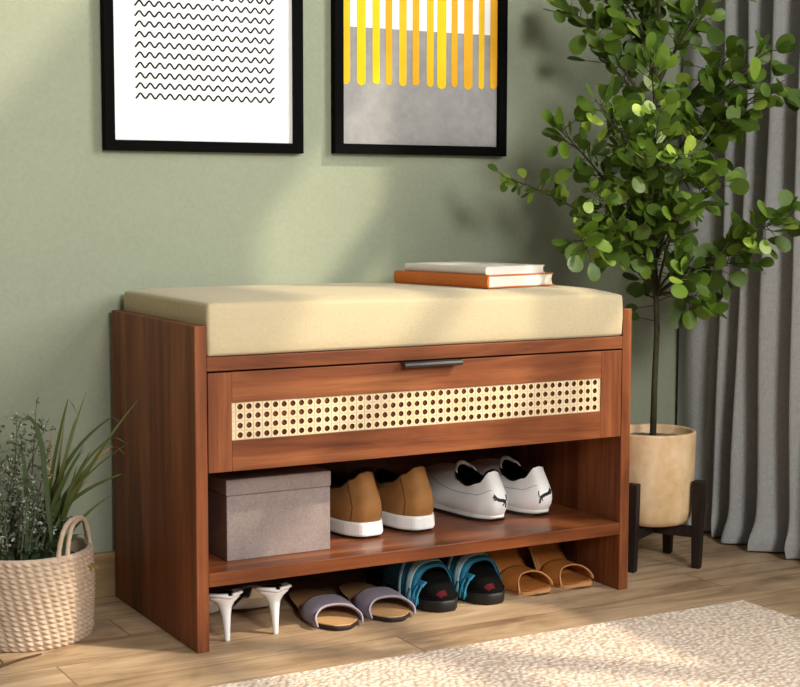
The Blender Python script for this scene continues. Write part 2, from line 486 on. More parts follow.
g = add_grid(bm, top)
bmesh.ops.recalc_face_normals(bm, faces=bm.faces)
loop = [g[0][i] for i in range(NX + 1)] + [g[j][NX] for j in range(1, NY + 1)] + [g[NY][i] for i in range(NX - 1, -1, -1)] + [g[j][0] for j in range(NY - 1, 0, -1)]
prev = loop
mid = V(((c0x + c1x)/2, (c0y + c1y)/2, 0))
for kk, (zz, bul) in enumerate(((0.5045, 0.0006), (0.49, 0.0014), (0.475, 0.0018), (0.46, 0.0012), (0.449, 0.0004), (cb, -0.002))):
    nl = []
    for vtx in loop:
        p = vtx.co.copy(); z = zz
        dx = (1 if p.x > mid.x else -1); dy = (1 if p.y > mid.y else -1)
        onx = abs(p.x - c0x) < 1e-6 or abs(p.x - c1x) < 1e-6
        ony = abs(p.y - c0y) < 1e-6 or abs(p.y - c1y) < 1e-6
        if onx and z > BH - 0.02: p.x += dx*min(bul, 0.0008)
        if ony: p.y += dy*bul
        p.z = z
        nl.append(bm.verts.new(p))
    for q in range(len(loop)):
        bm.faces.new((prev[q], prev[(q+1) % len(loop)], nl[(q+1) % len(loop)], nl[q]))
    prev = nl
bm.faces.new(prev[::-1])
for p in g[0] + g[NY] + [r[0] for r in g] + [r[NX] for r in g]:
    pass
cu = obj('seat_cushion', bm, M['cushion'], None, smooth=True, bevel=0.0095, seg=4)
tag(cu, 'thick cream linen seat cushion lying on top of the walnut bench', 'cushion')

# ------------------------------------------------------------------ books on the cushion
def make_book(name, label, loc, rotz, w, l, h, cover, fore, cov_t=0.002, over=0.003):
    """spine at local x=0 along y, pages visible at the y=0 end and at x=w"""
    b = thing(name, label, 'book', loc, rotz, 'books lying on the bench cushion')
    bm = bmesh.new()
    add_box(bm, (0, 0, 0), (w, l, cov_t)); add_box(bm, (0, 0, h - cov_t), (w, l, h))
    sp = [(0.0, 0.0), (-0.0022, h*0.2), (-0.003, h*0.5), (-0.0022, h*0.8), (0.0, h), (cov_t, h), (cov_t, 0.0)]
    gg = add_grid(bm, [[(x, y, z) for x, z in sp] for y in (0, l)], closed_u=True)
    bm.faces.new(gg[0]); bm.faces.new(gg[1][::-1])
    obj('cover', bm, cover, b)
    bm = bmesh.new(); hh = h - 2*cov_t
    pf = [(cov_t, cov_t), (w - over, cov_t), (w - over - 0.002, h/2), (w - over, h - cov_t), (cov_t, h - cov_t)]
    gg = add_grid(bm, [[(x, y, z) for x, z in pf] for y in (over*0.4, l - over)], closed_u=True)
    bm.faces.new(gg[0]); bm.faces.new(gg[1][::-1])
    obj('pages', bm, fore, b)
    return b
TH = math.radians(13)
bk = (0.5375, 0.046)
make_book('hardback_book', 'orange hardback book lying under the white book on the cushion', (bk[0], bk[1], 0.5292), TH, 0.160, 0.232, 0.0215, M['orange'], M['paper'])
make_book('thin_book', 'thin white book lying on top of the orange book', (bk[0] + 0.004, bk[1] + 0.012, 0.5292 + 0.0216), TH - 0.02, 0.139, 0.205, 0.0135, M['white_cover'], M['paper'], 0.0014, 0.002)

# ------------------------------------------------------------------ storage box on the shelf
SZ = 0.1193
bx = thing('storage_box', 'mottled grey brown lidded box on the shelf beside a tan slip-on', 'box', (0.0723, 0.058, SZ))
BWD, BDP = 0.1795, 0.20
obj('box_body', box((0.001, 0.001, 0), (BWD - 0.001, BDP - 0.001, 0.1015)), M['box'], bx, bevel=0.0012)
bm = bmesh.new(); add_box(bm, (0, 0, 0.1022), (BWD, BDP, 0.1268))
obj('lid', bm, M['box'], bx, bevel=0.0014)

# ------------------------------------------------------------------ shoes
def foot_outline(phi, L, W, pinch=0.62, pw=0.55):
    """closed outline, phi=0 at heel centre, pi at toe; +x for phi in (0,pi)"""
    s = (1 - math.cos(phi))/2
    w = interp(W, s)
    sn = math.sin(phi)
    return V((math.copysign(abs(sn)**pw, sn)*w, L*s, 0))

def extrude_outline(bm, pts_lo, pts_hi, mi=0, cap=True):
    g = add_grid(bm, [pts_lo, pts_hi], closed_u=True, mi=mi)
    if cap:
        bm.faces.new(g[0][::-1]).material_index = mi; bm.faces.new(g[1]).material_index = mi
    return g

class Upper:
    def __init__(s, L, W, z0, kc, kl, kw, kz, vamp=0.05, heel_out=0.004, bulge=0.003, inset=0.0025):
        s.L, s.W, s.z0, s.kc, s.kl, s.kw, s.kz = L, W, z0, kc, kl, kw, kz
        s.vamp, s.ho, s.bulge, s.inset = vamp, heel_out, bulge, inset
    def foot(s, phi, shrink=0.0):
        p = foot_outline(phi, s.L, s.W)
        c = V((0, s.L/2, 0)); d = (p - c)
        if shrink: p = c + d*(1 - shrink)
        p.z = s.z0
        return p
    def collar(s, phi, shrink=0.0):
        a = phi if phi <= PI else 2*PI - phi
        kw = s.kw*(1 - shrink); kl = s.kl*(1 - shrink)
        sn = math.sin(phi)
        return V((kw*math.copysign(abs(sn)**0.8, sn), s.kc - kl*math.cos(phi), interp(s.kz, math.degrees(a))))
    def at(s, phi, t, shrink=0.0):
        a = phi if phi <= PI else 2*PI - phi
        F = s.foot(phi, shrink); K = s.collar(phi, shrink)
        g = sstep(math.radians(85), PI, a)
        hz = K.z - s.z0
        out = V((F.x, F.y - s.L*0.35, 0)); out = out.normalized() if out.length > 1e-6 else V((0, -1, 0))
        hl = sstep(math.radians(75), 0, a)
        P1 = F + V((0, 0, hz*0.38*(1 - g) + s.vamp*g)) + out*(s.bulge + s.ho*hl)
        P2a = K + V(((F.x - K.x)*0.25, (F.y - K.y)*0.25, -hz*0.35)) + out*(s.ho*0.6*hl)
        P2b = K + V(((F.x - K.x)*0.2, (F.y - K.y)*0.5, -0.003))
        return bez(F, P1, P2a.lerp(P2b, g), K, t)
    def mesh(s, nphi=72, nt=14, shrink=0.0, phis=None, t0=0.0, t1=1.0):
        rows = []
        for j in range(nt + 1):
            t = t0 + (t1 - t0)*j/nt
            rows.append([s.at(2*PI*i/nphi, t, shrink) for i in range(nphi)])
        bm = bmesh.new(); add_grid(bm, rows, closed_u=True)
        return bm
    def normal(s, phi, t):
        e = 1e-3
        du = s.at(phi + e, t) - s.at(phi - e, t); dv = s.at(phi, t + e) - s.at(phi, t - e)
        return du.cross(dv).normalized()
    def strip(s, bm, path, width, off=0.0008, mi=0):
        """a thin raised ribbon lying on the surface; path of (phi, t), width in metres (or list)"""
        n = len(path); L, R = [], []
        pts = [s.at(*q) for q in path]; nr = [s.normal(*q) for q in path]
        for i in range(n):
            tg = (pts[min(i+1, n-1)] - pts[max(i-1, 0)]).normalized()
            sd = tg.cross(nr[i]).normalized()
            w = width[i] if isinstance(width, (list, tuple)) else width
            L.append(pts[i] + sd*w/2 + nr[i]*off); R.append(pts[i] - sd*w/2 + nr[i]*off)
        lo = [p - nr[i]*off*1.6 for i, p in enumerate(L)]; ro = [p - nr[i]*off*1.6 for i, p in enumerate(R)]
        g = add_grid(bm, [[lo[i], L[i], R[i], ro[i]] for i in range(n)], closed_u=True, mi=mi)
        bm.faces.new(g[0]); bm.faces.new(g[-1][::-1])

def densify(path, n=6):
    out = []
    for a, b in zip(path, path[1:]):
        for i in range(n):
            t = i/n; out.append((a[0] + (b[0]-a[0])*t, a[1] + (b[1]-a[1])*t))
    out.append(path[-1]); return out

def sole_loft(L, W, zs, pw=0.55, n=64, grow=0.0):
    """stack of outlines; zs: list of (z, scale)"""
    bm = bmesh.new()
    rows = []
    for z, gr in zs:
        row = []
        for i in range(n):
            p = foot_outline(2*PI*i/n, L, W)
            c = V((0, L/2, 0)); d = p - c
            d.x += math.copysign(gr, d.x)*min(1, abs(d.x)/0.012) if abs(d.x) > 1e-9 else 0
            d.y += gr*(d.y/(L/2))
            row.append(c + d + V((0, 0, z)))
        rows.append(row)
    g = add_grid(bm, rows, closed_u=True)
    bm.faces.new(g[0][::-1]); bm.faces.new(g[-1])
    return bm

# -- brown slip-on shoes
def brown_shoe(label, loc, rotz):
    r = thing('slip_on_shoe', label, 'shoe', loc, rotz, 'brown slip-on shoes on the shelf')
    W = [(0, 0.036), (0.12, 0.0425), (0.35, 0.041), (0.68, 0.047), (0.9, 0.038), (1, 0.028)]
    U = Upper(0.262, W, 0.026, 0.078, 0.064, 0.029, [(0, 0.109), (14, 0.1075), (40, 0.096), (75, 0.078), (110, 0.070), (150, 0.080), (180, 0.086)], vamp=0.045, heel_out=0.010, bulge=0.004)
    obj('outsole', sole_loft(0.262, W, [(0, -0.001), (0.0045, 0.001)]), M['black_rubber'], r, smooth=False)
    obj('midsole', sole_loft(0.262, W, [(0.0045, 0.0026), (0.008, 0.0036), (0.024, 0.0028), (0.0275, 0.0015)]), M['white_rubber'], r, smooth=False, bevel=0.001)
    up = obj('upper', U.mesh(), M['brown_leather'], r, smooth=True)
    for sg in (0.55, 2*PI - 0.55):
        bm = bmesh.new()
        U.strip(bm, densify([(sg, 0.03), (sg*1.0, 0.35), (sg + (0.10 if sg < PI else -0.10), 0.62), (sg + (0.34 if sg < PI else -0.34), 0.97)]), 0.0014, 0.0006)
        obj('seam', bm, M['seam'], up)
    U2 = Upper(0.262, W, 0.030, 0.078, 0.064, 0.029, [(0, 0.108), (14, 0.1065), (40, 0.095), (75, 0.077), (110, 0.069), (150, 0.079), (180, 0.085)], vamp=0.038)
    lm = U2.mesh(shrink=0.07)
    bmesh.ops.contextual_create(lm, geom=[e for e in lm.edges if e.is_boundary and all(abs(v.co.z - 0.030) < 1e-5 for v in e.verts)])
    obj('lining', lm, M['dark_lining'], r, smooth=True)
    bm = bmesh.new(); add_tube(bm, [U.collar(2*PI*i/48, 0.025) for i in range(49)], 0.0015, 6, caps=False)
    obj('collar', bm, M['dark_lining'], r, smooth=True)
    return r
brown_shoe('tan brown slip-on with white sole standing right beside the grey box', (0.3450, 0.096, SZ), 0.05)
brown_shoe('tan brown slip-on with white sole next to the white sneakers', (0.4460, 0.098, SZ), 0.05)

# -- white sneakers
def sneaker(label, loc, rotz, mirror):
    r = thing('white_sneaker', label, 'sneaker', loc, rotz, 'white sneakers on the shelf')
    W = [(0, 0.030), (0.12, 0.0375), (0.35, 0.039), (0.68, 0.0445), (0.9, 0.037), (1, 0.028)]
    KZ = [(0, 0.088), (14, 0.086), (46, 0.066), (80, 0.058), (115, 0.064), (145, 0.077), (180, 0.083)]
    U = Upper(0.250, W, 0.010, 0.066, 0.051, 0.0275, KZ, vamp=0.062, heel_out=0.015, bulge=0.009)
    obj('outsole', sole_loft(0.250, W, [(0, -0.006), (0.0035, -0.001), (0.005, 0.0005)]), M['black_rubber'], r)
    obj('midsole', sole_loft(0.250, W, [(0.005, -0.002), (0.0075, 0.0004), (0.011, 0.0008), (0.0125, -0.001)]), M['white_rubber'], r, smooth=True)
    up = obj('upper', U.mesh(), M['white_leather'], r, smooth=True)
    bm = bmesh.new()
    for sg in (1, -1):
        f = (lambda a: a if sg > 0 else 2*PI - a)
        U.strip(bm, densify([(f(0.25), 0.60), (f(0.8), 0.62), (f(1.4), 0.70), (f(2.0), 0.62), (f(2.5), 0.52)]), 0.0012, 0.0004)
    obj('stitching', bm, M['pale_stitch'], up)
    # leaping cat emblem on the outer heel
    bm = bmesh.new()
    sg = 1 if mirror else -1
    def q(du, dt):   # du metres-ish to the outside/right of emblem centre in view, dt height
        return (2*PI + (-0.06 if mirror else 0.0) + du, 0.36 + dt)
    m = 1 if mirror else -1          # leap direction along +du for mirrored shoe
    body = [(-0.10, -0.06), (-0.04, -0.02), (0.04, 0.01), (0.12, 0.05), (0.17, 0.10), (0.20, 0.12)]
    U.strip(bm, densify([q(m*a, b) for a, b in body], 3), [0.0034, 0.0046, 0.0054, 0.0056, 0.0056, 0.0056, 0.0056, 0.0054, 0.0054, 0.0050, 0.0048, 0.0046, 0.0046, 0.0048, 0.0042, 0.0016], 0.0009)
    for pth, w in (([(-0.09, -0.05), (-0.15, 0.00), (-0.17, 0.06), (-0.15, 0.11)], 0.0016),
                   ([(-0.08, -0.05), (-0.12, -0.10), (-0.10, -0.14), (-0.13, -0.17)], 0.0026),
                   ([(-0.05, -0.04), (-0.04, -0.10), (-0.01, -0.12)], 0.0018),
                   ([(0.10, 0.03), (0.16, 0.01), (0.21, 0.04)], 0.0018),
                   ([(0.13, 0.06), (0.20, 0.06), (0.24, 0.09)], 0.0018),
                   ([(0.18, 0.11), (0.19, 0.15)], 0.0014)):
        U.strip(bm, densify([q(m*a, b) for a, b in pth], 3), w, 0.0008)
    e = obj('cat_emblem', bm, M['black_rubber'], up)
    e['label'] = 'black leaping cat emblem on the heel'
    U2 = Upper(0.250, W, 0.016, 0.066, 0.051, 0.0275, [(a, z - 0.0008) for a, z in KZ], vamp=0.05)
    lm = U2.mesh(shrink=0.06)
    bmesh.ops.contextual_create(lm, geom=[e for e in lm.edges if e.is_boundary and all(abs(v.co.z - 0.016) < 1e-5 for v in e.verts)])
    obj('lining', lm, M['black_lining'], r, smooth=True)
    bm = bmesh.new(); add_tube(bm, [U.collar(2*PI*i/64, 0.02) for i in range(65)], 0.0024, 6, caps=False)
    obj('collar', bm, M['black_lining'], r, smooth=True)
    bm = bmesh.new()
    add_tube(bm, [U.collar(math.radians(128 + 104*i/20), 0.04) + V((0, 0.001, 0.0035*math.sin(PI*i/20) + 0.0008)) for i in range(21)], [0.0016 + 0.0022*math.sin(PI*i/20) for i in range(21)], 8)
    obj('tongue', bm, M['white_leather'], r, smooth=True)
    return r
sneaker('white sneaker with black cat emblem beside the brown slip-ons', (0.6000, 0.108, SZ), 0.04, False)
sneaker('white sneaker with black cat emblem farther from the brown slip-ons', (0.6955, 0.110, SZ), 0.04, True)

# -- white stiletto heels
def pump(label, loc, rotz):
    r = thing('stiletto_heel', label, 'shoe', loc, rotz, 'white heels on the floor')
    L = 0.215
    Wp = [(0, 0.020), (0.12, 0.028), (0.35, 0.023), (0.72, 0.036), (0.92, 0.022), (1, 0.008)]
    ZP = [(0, 0.072), (0.17, 0.0685), (0.42, 0.040), (0.68, 0.0105), (1, 0.0045)]
    def row(s, lift, grow=0.0, bot=0.0):
        w = interp(Wp, s)*(math.sin(PI*min(1, max(0.0, s)*1.0 + 1e-4))**0.0)
        if s < 0.12: w = 0.028*math.sqrt(max(0.02, 1 - ((0.12 - s)/0.12)**2))
        if s > 0.9: w = interp(Wp, 0.9)*math.sqrt(max(0.02, 1 - ((s - 0.9)/0.1)**2))
        w += grow
        z = interp(ZP, s) + lift
        cup = 0.006 + 0.004*sstep(0.3, 0, s)
        return [V((w*math.sin(a), L*s, z + bot - cup*(1 - 0.0)*math.cos(a)*0.5 + cup*0.5)) for a in [(-1.57 + 3.14*i/12) for i in range(13)]]
    ss = [i/40 for i in range(41)]
    bm = bmesh.new(); add_grid(bm, [row(s, 0.0) for s in ss])
    obj('shell', bm, M['heel_white'], r, smooth=True, solid=0.0055, offset=0)
    bm = bmesh.new(); add_grid(bm, [[V((p.x*0.8, p.y, interp(ZP, s) + 0.0036)) for p in row(s, 0)] for s in ss])
    obj('insole', bm, M['black_lining'], r, smooth=True, solid=0.002)
    # toe cover
    bm = bmesh.new(); rows = []
    for i in range(15):
        s = 0.66 + 0.34*i/14
        w = interp(Wp, s) if s < 0.9 else interp(Wp, 0.9)*math.sqrt(max(0.02, 1 - ((s - 0.9)/0.1)**2))
        h = 0.034*math.sqrt(max(0.02, 1 - ((s - 0.6)/0.42)**2))
        rows.append([V((w*math.cos(a), L*s, interp(ZP, s) + h*math.sin(a))) for a in [PI*j/14 for j in range(15)]])
    add_grid(bm, rows)
    obj('toe_cover', bm, M['heel_white'], r, smooth=True, solid=0.002)
    # stiletto: flares into the seat
    bm = bmesh.new(); rows = []
    for z, rx, ry, yy in ((0.0, 0.0040, 0.0040, 0.0135), (0.003, 0.0043, 0.0043, 0.0135), (0.02, 0.0052, 0.0055, 0.0150), (0.040, 0.0075, 0.0085, 0.0185), (0.052, 0.0105, 0.0125, 0.0225), (0.060, 0.0165, 0.0175, 0.0255), (0.0655, 0.0245, 0.0215, 0.0275), (0.0700, 0.0275, 0.0245, 0.0295)):
        rows.append([V((rx*math.cos(2*PI*i/24), yy + ry*math.sin(2*PI*i/24) , z)) for i in range(24)])
    g = add_grid(bm, rows, closed_u=True); bm.faces.new(g[0][::-1]); bm.faces.new(g[-1])
    obj('stiletto', bm, M['heel_white'], r, smooth=True)
    return r
pump('white stiletto shoe on the floor beside the bench side panel and under the grey box', (0.0650, 0.0275, 0), 0.0)
pump('white stiletto shoe on the floor next to the lavender slides', (0.1445, 0.0275, 0), -0.12)

# -- open toe slides (toes towards the viewer: local y runs from toe 0 to heel L)
def arch(y, a, hw, h, z0, cx=0.0, p=0.8):
    return V((cx + hw*math.copysign(abs(math.cos(a))**p, math.cos(a)), y, z0 + h*max(0.0, math.sin(a))**0.85))

def strap_mesh(W, L, s0f, s1f, hf, z0, n=28, m=10, grow=0.0):
    """s0f/s1f: functions of angle giving front/back position (fraction of L)"""
    rows = []
    for j in range(m + 1):
        row = []
        for i in range(n + 1):
            a = PI*i/n
            s = s0f(a) + (s1f(a) - s0f(a))*j/m
            hw = interp(W, s) + grow
            row.append(arch(L*s, a, hw, hf(s), z0))
        rows.append(row)
    bm = bmesh.new(); add_grid(bm, rows); return bm

def slide(label, loc, rotz):
    r = thing('lavender_slide', label, 'sandal', loc, rotz, 'lavender slides on the floor')
    L = 0.238
    W = [(0, 0.028), (0.12, 0.040), (0.30, 0.0435), (0.62, 0.034), (0.88, 0.034), (1, 0.026)]
    obj('sole', sole_loft(L, W, [(0, 0), (0.006, 0.0015), (0.008, 0.001)]), M['sole_dark'], r, bevel=0.001)
    ins = sole_loft(L, W, [(0.008, -0.002), (0.0095, -0.003)])
    for f in ins.faces:
        f.material_index = 0
    obj('footbed', ins, M['insole_tan'], r)
    bm = strap_mesh(W, L, lambda a: 0.070 + 0.125*math.sin(a)**1.4, lambda a: 0.40 + 0.03*math.sin(a), lambda s: 0.0235 + 0.012*min(s, 0.5), 0.005, grow=0.0015)
    st = obj('strap', bm, M['lavender'], r, smooth=True, solid=0.0024, offset=1)
    bm = bmesh.new(); pts = []
    for i in range(29):
        a = PI*i/28; s = 0.070 + 0.125*math.sin(a)**1.4
        pts.append(arch(L*s, a, interp(W, s) + 0.0015, 0.0235 + 0.012*s, 0.0055))
    add_tube(bm, pts, 0.0017, 6)
    obj('strap_edge', bm, M['lav_edge'], st, smooth=True)
    return r
slide('lavender open-toe slide on the floor next to the white stilettos', (0.2460, 0.0040, 0), -0.16)
slide('lavender open-toe slide on the floor beside the teal sandals', (0.3440, 0.0070, 0), -0.15)

def teal_sandal(label, loc, rotz):
    r = thing('sport_sandal', label, 'sandal', loc, rotz, 'teal sport sandals on the floor')
    L = 0.262
    W = [(0, 0.030), (0.10, 0.040), (0.30, 0.045), (0.62, 0.036), (0.88, 0.036), (1, 0.028)]
    obj('sole', sole_loft(L, W, [(0, -0.003), (0.006, 0.001), (0.017, 0.002), (0.020, 0.0)]), M['black_rubber'], r, smooth=True, bevel=0.001)
    obj('footbed', sole_loft(L, W, [(0.020, -0.003), (0.0225, -0.005)]), M['black_lining'], r)
    hf = lambda s: 0.030 + 0.105*min(s, 0.42)
    front = lambda a: 0.17 + 0.045*math.sin(a) + 0.06*math.cos(a)
    st = obj('strap', strap_mesh(W, L, front, lambda a: 0.60 - 0.02*math.sin(a), hf, 0.012, grow=0.003), M['teal'], r, smooth=True, solid=0.003, offset=1)
    for nm, (f0, f1, mt) in (('band', (0.004, 0.045, 'mid_blue')), ('stripe', (0.045, 0.105, 'light_blue')), ('stripe', (0.16, 0.19, 'light_blue'))):
        bm = strap_mesh(W, L, lambda a: front(a) + f0, lambda a: front(a) + f1, hf, 0.0125, m=3, grow=0.0067)
        obj(nm, bm, M[mt], st, smooth=True, solid=0.0007, offset=1)
    bm = bmesh.new(); rows = []
    for i in range(19):
        sv = 0.012 + 0.235*i/18
        w = abs(foot_outline(math.acos(1 - 2*sv), L, W).x) - 0.0005
        h = (0.018 + 0.020*sstep(0.0, 0.20, sv))*math.sqrt(min(1, sv/0.06)*0.8 + 0.2)
        rows.append([arch(L*sv, PI*j/20, w, h, 0.016, p=0.6) for j in range(21)])
    g = add_grid(bm, rows); bm.faces.new(g[0])
    tc = obj('toe_cap', bm, M['black_lining'], r, smooth=True)
    bm = bmesh.new(); rows = []
    for i in range(9):
        sv = 0.014 + 0.030*i/8
        w = abs(foot_outline(math.acos(1 - 2*sv), L, W).x) - 0.0005
        h = (0.018 + 0.020*sstep(0.0, 0.20, sv))*math.sqrt(min(1, sv/0.06)*0.8 + 0.2)
        rows.append([arch(L*sv, PI*(0.50 + 0.28*j/8), w + 0.0006, h + 0.0006, 0.016, p=0.6) for j in range(9)])
    add_grid(bm, rows)
    obj('toe_print', bm, M['dark_red'], tc, smooth=True)
    # slotted side tab that runs down to the toe on one side, with three claw slots
    bm = bmesh.new()
    def side(s, b):      # s along, b 0..1 up the flank
        a = PI - 0.95*b - 0.02
        return arch(L*s, a, interp(W, s) + 0.0075, hf(max(s, 0.18)), 0.008)
    for c in range(3):
        rows = [[side(0.085 + 0.045*c + 0.010*(1 - b) + w*0.026*(0.55 + 0.45*b), b*0.8) for w in (0, 0.5, 1)] for b in [i/8 for i in range(9)]]
        add_grid(bm, rows)
    rows = [[side(0.08 + 0.17*w, b) for w in [i/8 for i in range(9)]] for b in [0.72 + 0.28*i/4 for i in range(5)]]
    add_grid(bm, rows)
    obj('claw_tab', bm, M['mid_blue'], st, smooth=True, solid=0.002, offset=0)
    return r
teal_sandal('teal strapped black sport sandal beside the lavender slides', (0.4470, 0.0180, 0), 0.0)
teal_sandal('teal strapped black sport sandal beside the tan mules', (0.5410, 0.0200, 0), 0.0)

def mule(label, loc, rotz):
    r = thing('tan_mule', label, 'sandal', loc, rotz, 'tan leather mules on the floor')
    L = 0.20
    W = [(0, 0.026), (0.14, 0.040), (0.32, 0.0425), (0.62, 0.033), (0.88, 0.031), (1, 0.026)]
    ZP = [(0, 0.009), (0.12, 0.0036), (0.34, 0.005), (0.62, 0.066), (1, 0.084)]
    def outl(t, gr):
        row = []
        for i in range(64):
            p = foot_outline(2*PI*i/64, L, W)
            row.append(V((p.x + (math.copysign(gr, p.x) if abs(p.x) > 1e-6 else 0), p.y, interp(ZP, p.y/L) + t)))
        return row
    def curved(z0, z1, gr):
        bm = bmesh.new()
        n = 40; lo, hi = [], []
        for i in range(n + 1):
            s = 0.002 + 0.996*i/n
            phi = math.acos(1 - 2*s)
            w = abs(foot_outline(phi, L, W).x) + gr
            z = interp(ZP, s)
            lo.append([V((w*(-1 + 2*j/8), L*s, z + z0)) for j in range(9)])
            hi.append([V((w*(-1 + 2*j/8), L*s, z + z1)) for j in range(9)])
        rows = [a + b[::-1] for a, b in zip(lo, hi)]
        g = add_grid(bm, rows, closed_u=True)
        bm.faces.new(g[0]); bm.faces.new(g[-1][::-1])
        return bm
    obj('sole', curved(-0.0035, 0.003, 0.001), M['tan_edge'], r, smooth=False)
    obj('footbed', curved(0.003, 0.006, -0.0015), M['tan_leather'], r, smooth=True)
    hf = lambda s: 0.0215 + 0.026*min(s, 0.5)
    sf, sb = (lambda a: 0.13 + 0.10*math.sin(a)**1.5), (lambda a: 0.40 + 0.0*math.sin(a))
    st = obj('strap', strap_mesh(W, L, sf, sb, hf, 0.006, grow=0.0015), M['tan_leather'], r, smooth=True, solid=0.0022, offset=1)
    bm = bmesh.new()
    add_tube(bm, [arch(L*sf(PI*i/28), PI*i/28, interp(W, sf(PI*i/28)) + 0.0015, hf(sf(PI*i/28)), 0.006) for i in range(29)], 0.0016, 6)
    obj('strap_edge', bm, M['tan_edge'], st, smooth=True)
    bm = bmesh.new()
    add_lathe(bm, [(0.019, 0.0), (0.020, 0.02), (0.023, 0.045), (0.026, 0.074)], 24, c=(0, L*0.86), cap0=True, cap1=True)
    obj('block_heel', bm, M['tan_leather'], r, smooth=True)
    return r
mule('tan leather open-toe mule next to the teal sandals', (0.651, 0.0300, 0), 0.22)
mule('tan leather open-toe mule farther from the teal sandals', (0.7405, 0.0340, 0), 0.20)

# ------------------------------------------------------------------ framed pictures
def frame(label, x0, x1, zb, H, printer, fw=0.0175):
    f = thing('picture_frame', label, 'picture frame', ((x0 + x1)/2, WY, zb), 0, 'framed prints on the green wall')
    hw = (x1 - x0)/2; d = 0.018
    bm = bmesh.new()
    o = [(-hw, 0), (hw, 0), (hw, H), (-hw, H)]; i_ = [(-hw + fw, fw), (hw - fw, fw), (hw - fw, H - fw), (-hw + fw, H - fw)]
    def ring(pts, y): return [bm.verts.new((x, y, z)) for x, z in pts]
    A, B, C_, D_ = ring(o, -0.001), ring(o, -d), ring(i_, -d), ring(i_, -0.001)
    for q in range(4):
        w = (q + 1) % 4
        for P, Q in ((A, B), (B, C_), (C_, D_), (D_, A)):
            bm.faces.new((P[q], P[w], Q[w], Q[q]))
    obj('frame', bm, M['frame_black'], f, bevel=0.0008)
    printer(f, hw - fw, fw, H - fw, x0)
    return f

def ribbon(bm, pts, w, y, mi):
    """flat ribbon in the xz plane"""
    L, R = [], []
    n = len(pts)
    for i in range(n):
        a, b = pts[max(i-1, 0)], pts[min(i+1, n-1)]
        tx, tz = b[0]-a[0], b[1]-a[1]; l = math.hypot(tx, tz); nx, nz = -tz/l, tx/l
        L.append(bm.verts.new((pts[i][0] + nx*w/2, y, pts[i][1] + nz*w/2))); R.append(bm.verts.new((pts[i][0] - nx*w/2, y, pts[i][1] - nz*w/2)))
    for i in range(n - 1):
        bm.faces.new((L[i], L[i+1], R[i+1], R[i])).material_index = mi

PY = -0.008
def wave_print(f, hx, z0, z1, x0):
    bm = bmesh.new()
    add_box(bm, (-hx - 0.004, PY, z0 - 0.004), (hx + 0.004, PY + 0.003, z1 + 0.004))
    cxw = f.location.x
    xa, xb = 0.0498 - cxw, 0.3050 - cxw
    zb = 0.8480 - f.location.z
    nw = 14.6; lam = (xb - xa)/nw
    for row in range(19):
        zc = zb + 0.0170*row
        pts = []
        for i in range(int(nw*14) + 1):
            x = xa + lam*i/14
            pts.append((x, zc - 0.0041*math.cos(2*PI*(x - xa)/lam)))
        ribbon(bm, pts, 0.0031, PY - 0.0003, 1)
    o = obj('print', bm, [M['print_white'], M['ink']], f)
    o['label'] = 'white print with rows of black wavy lines'

def bar_print(f, hx, z0, z1, x0):
    bm = bmesh.new(); cxw = f.location.x
    add_box(bm, (-hx - 0.004, PY, z0 - 0.004), (hx + 0.004, PY + 0.003, z1 + 0.004))
    zt = 0.9845 - f.location.z
    q = [bm.verts.new(p) for p in ((-hx - .003, PY - 0.0003, zt), (hx + .003, PY - 0.0003, zt), (hx + .003, PY - 0.0003, z1 + .003), (-hx - .003, PY - 0.0003, z1 + .003))]
    bm.faces.new(q).material_index = 1
    bars = [(84,116),(141,174),(200,228),(250,276),(304,333),(357,384),(415,443),(458,496),(518,544),(572,610),(637,662),(688,720)]
    colr = [2, 3, 3, 4, 2, 4, 2, 3, 4, 4, 2, 4]
    # darker grey bands between the bars above their tips
    zlow = 0.8900 - f.location.z
    for bi, (a, b) in enumerate(bars):
        u0, u1 = (a - 84)/(720 - 84), (b - 84)/(720 - 84)
        # perspective-corrected position along the print
        def xx(u): return -hx + 2*hx*(u*(1.0 + 0.055*(1 - u)) )
        xa, xb = xx(u0), xx(u1)
        r = (xb - xa)/2; cx = (xa + xb)/2
        zb = zlow - 0.001*math.sin(bi*2.1)
        vs = [bm.verts.new((xb, PY - 0.0006, z1 + .003)), bm.verts.new((xa, PY - 0.0006, z1 + .003))]
        for i in range(13):
            t = PI + PI*i/12
            vs.append(bm.verts.new((cx + r*math.cos(t), PY - 0.0006, zb + r*math.sin(t)*0.9)))
        bm.faces.new(vs).material_index = colr[bi]
    o = obj('print', bm, [M['grey_print'], M['print_white'], M['yellow0'], M['yellow1'], M['yellow2']], f)
    o['label'] = 'grey and white print with hanging yellow bars'
frame('black framed white print with rows of black wavy lines', -0.0068, 0.3562, 0.7563, 0.50, wave_print)
frame('black framed print with yellow bars over grey and white', 0.4185, 0.7838, 0.7582, 0.50, bar_print)

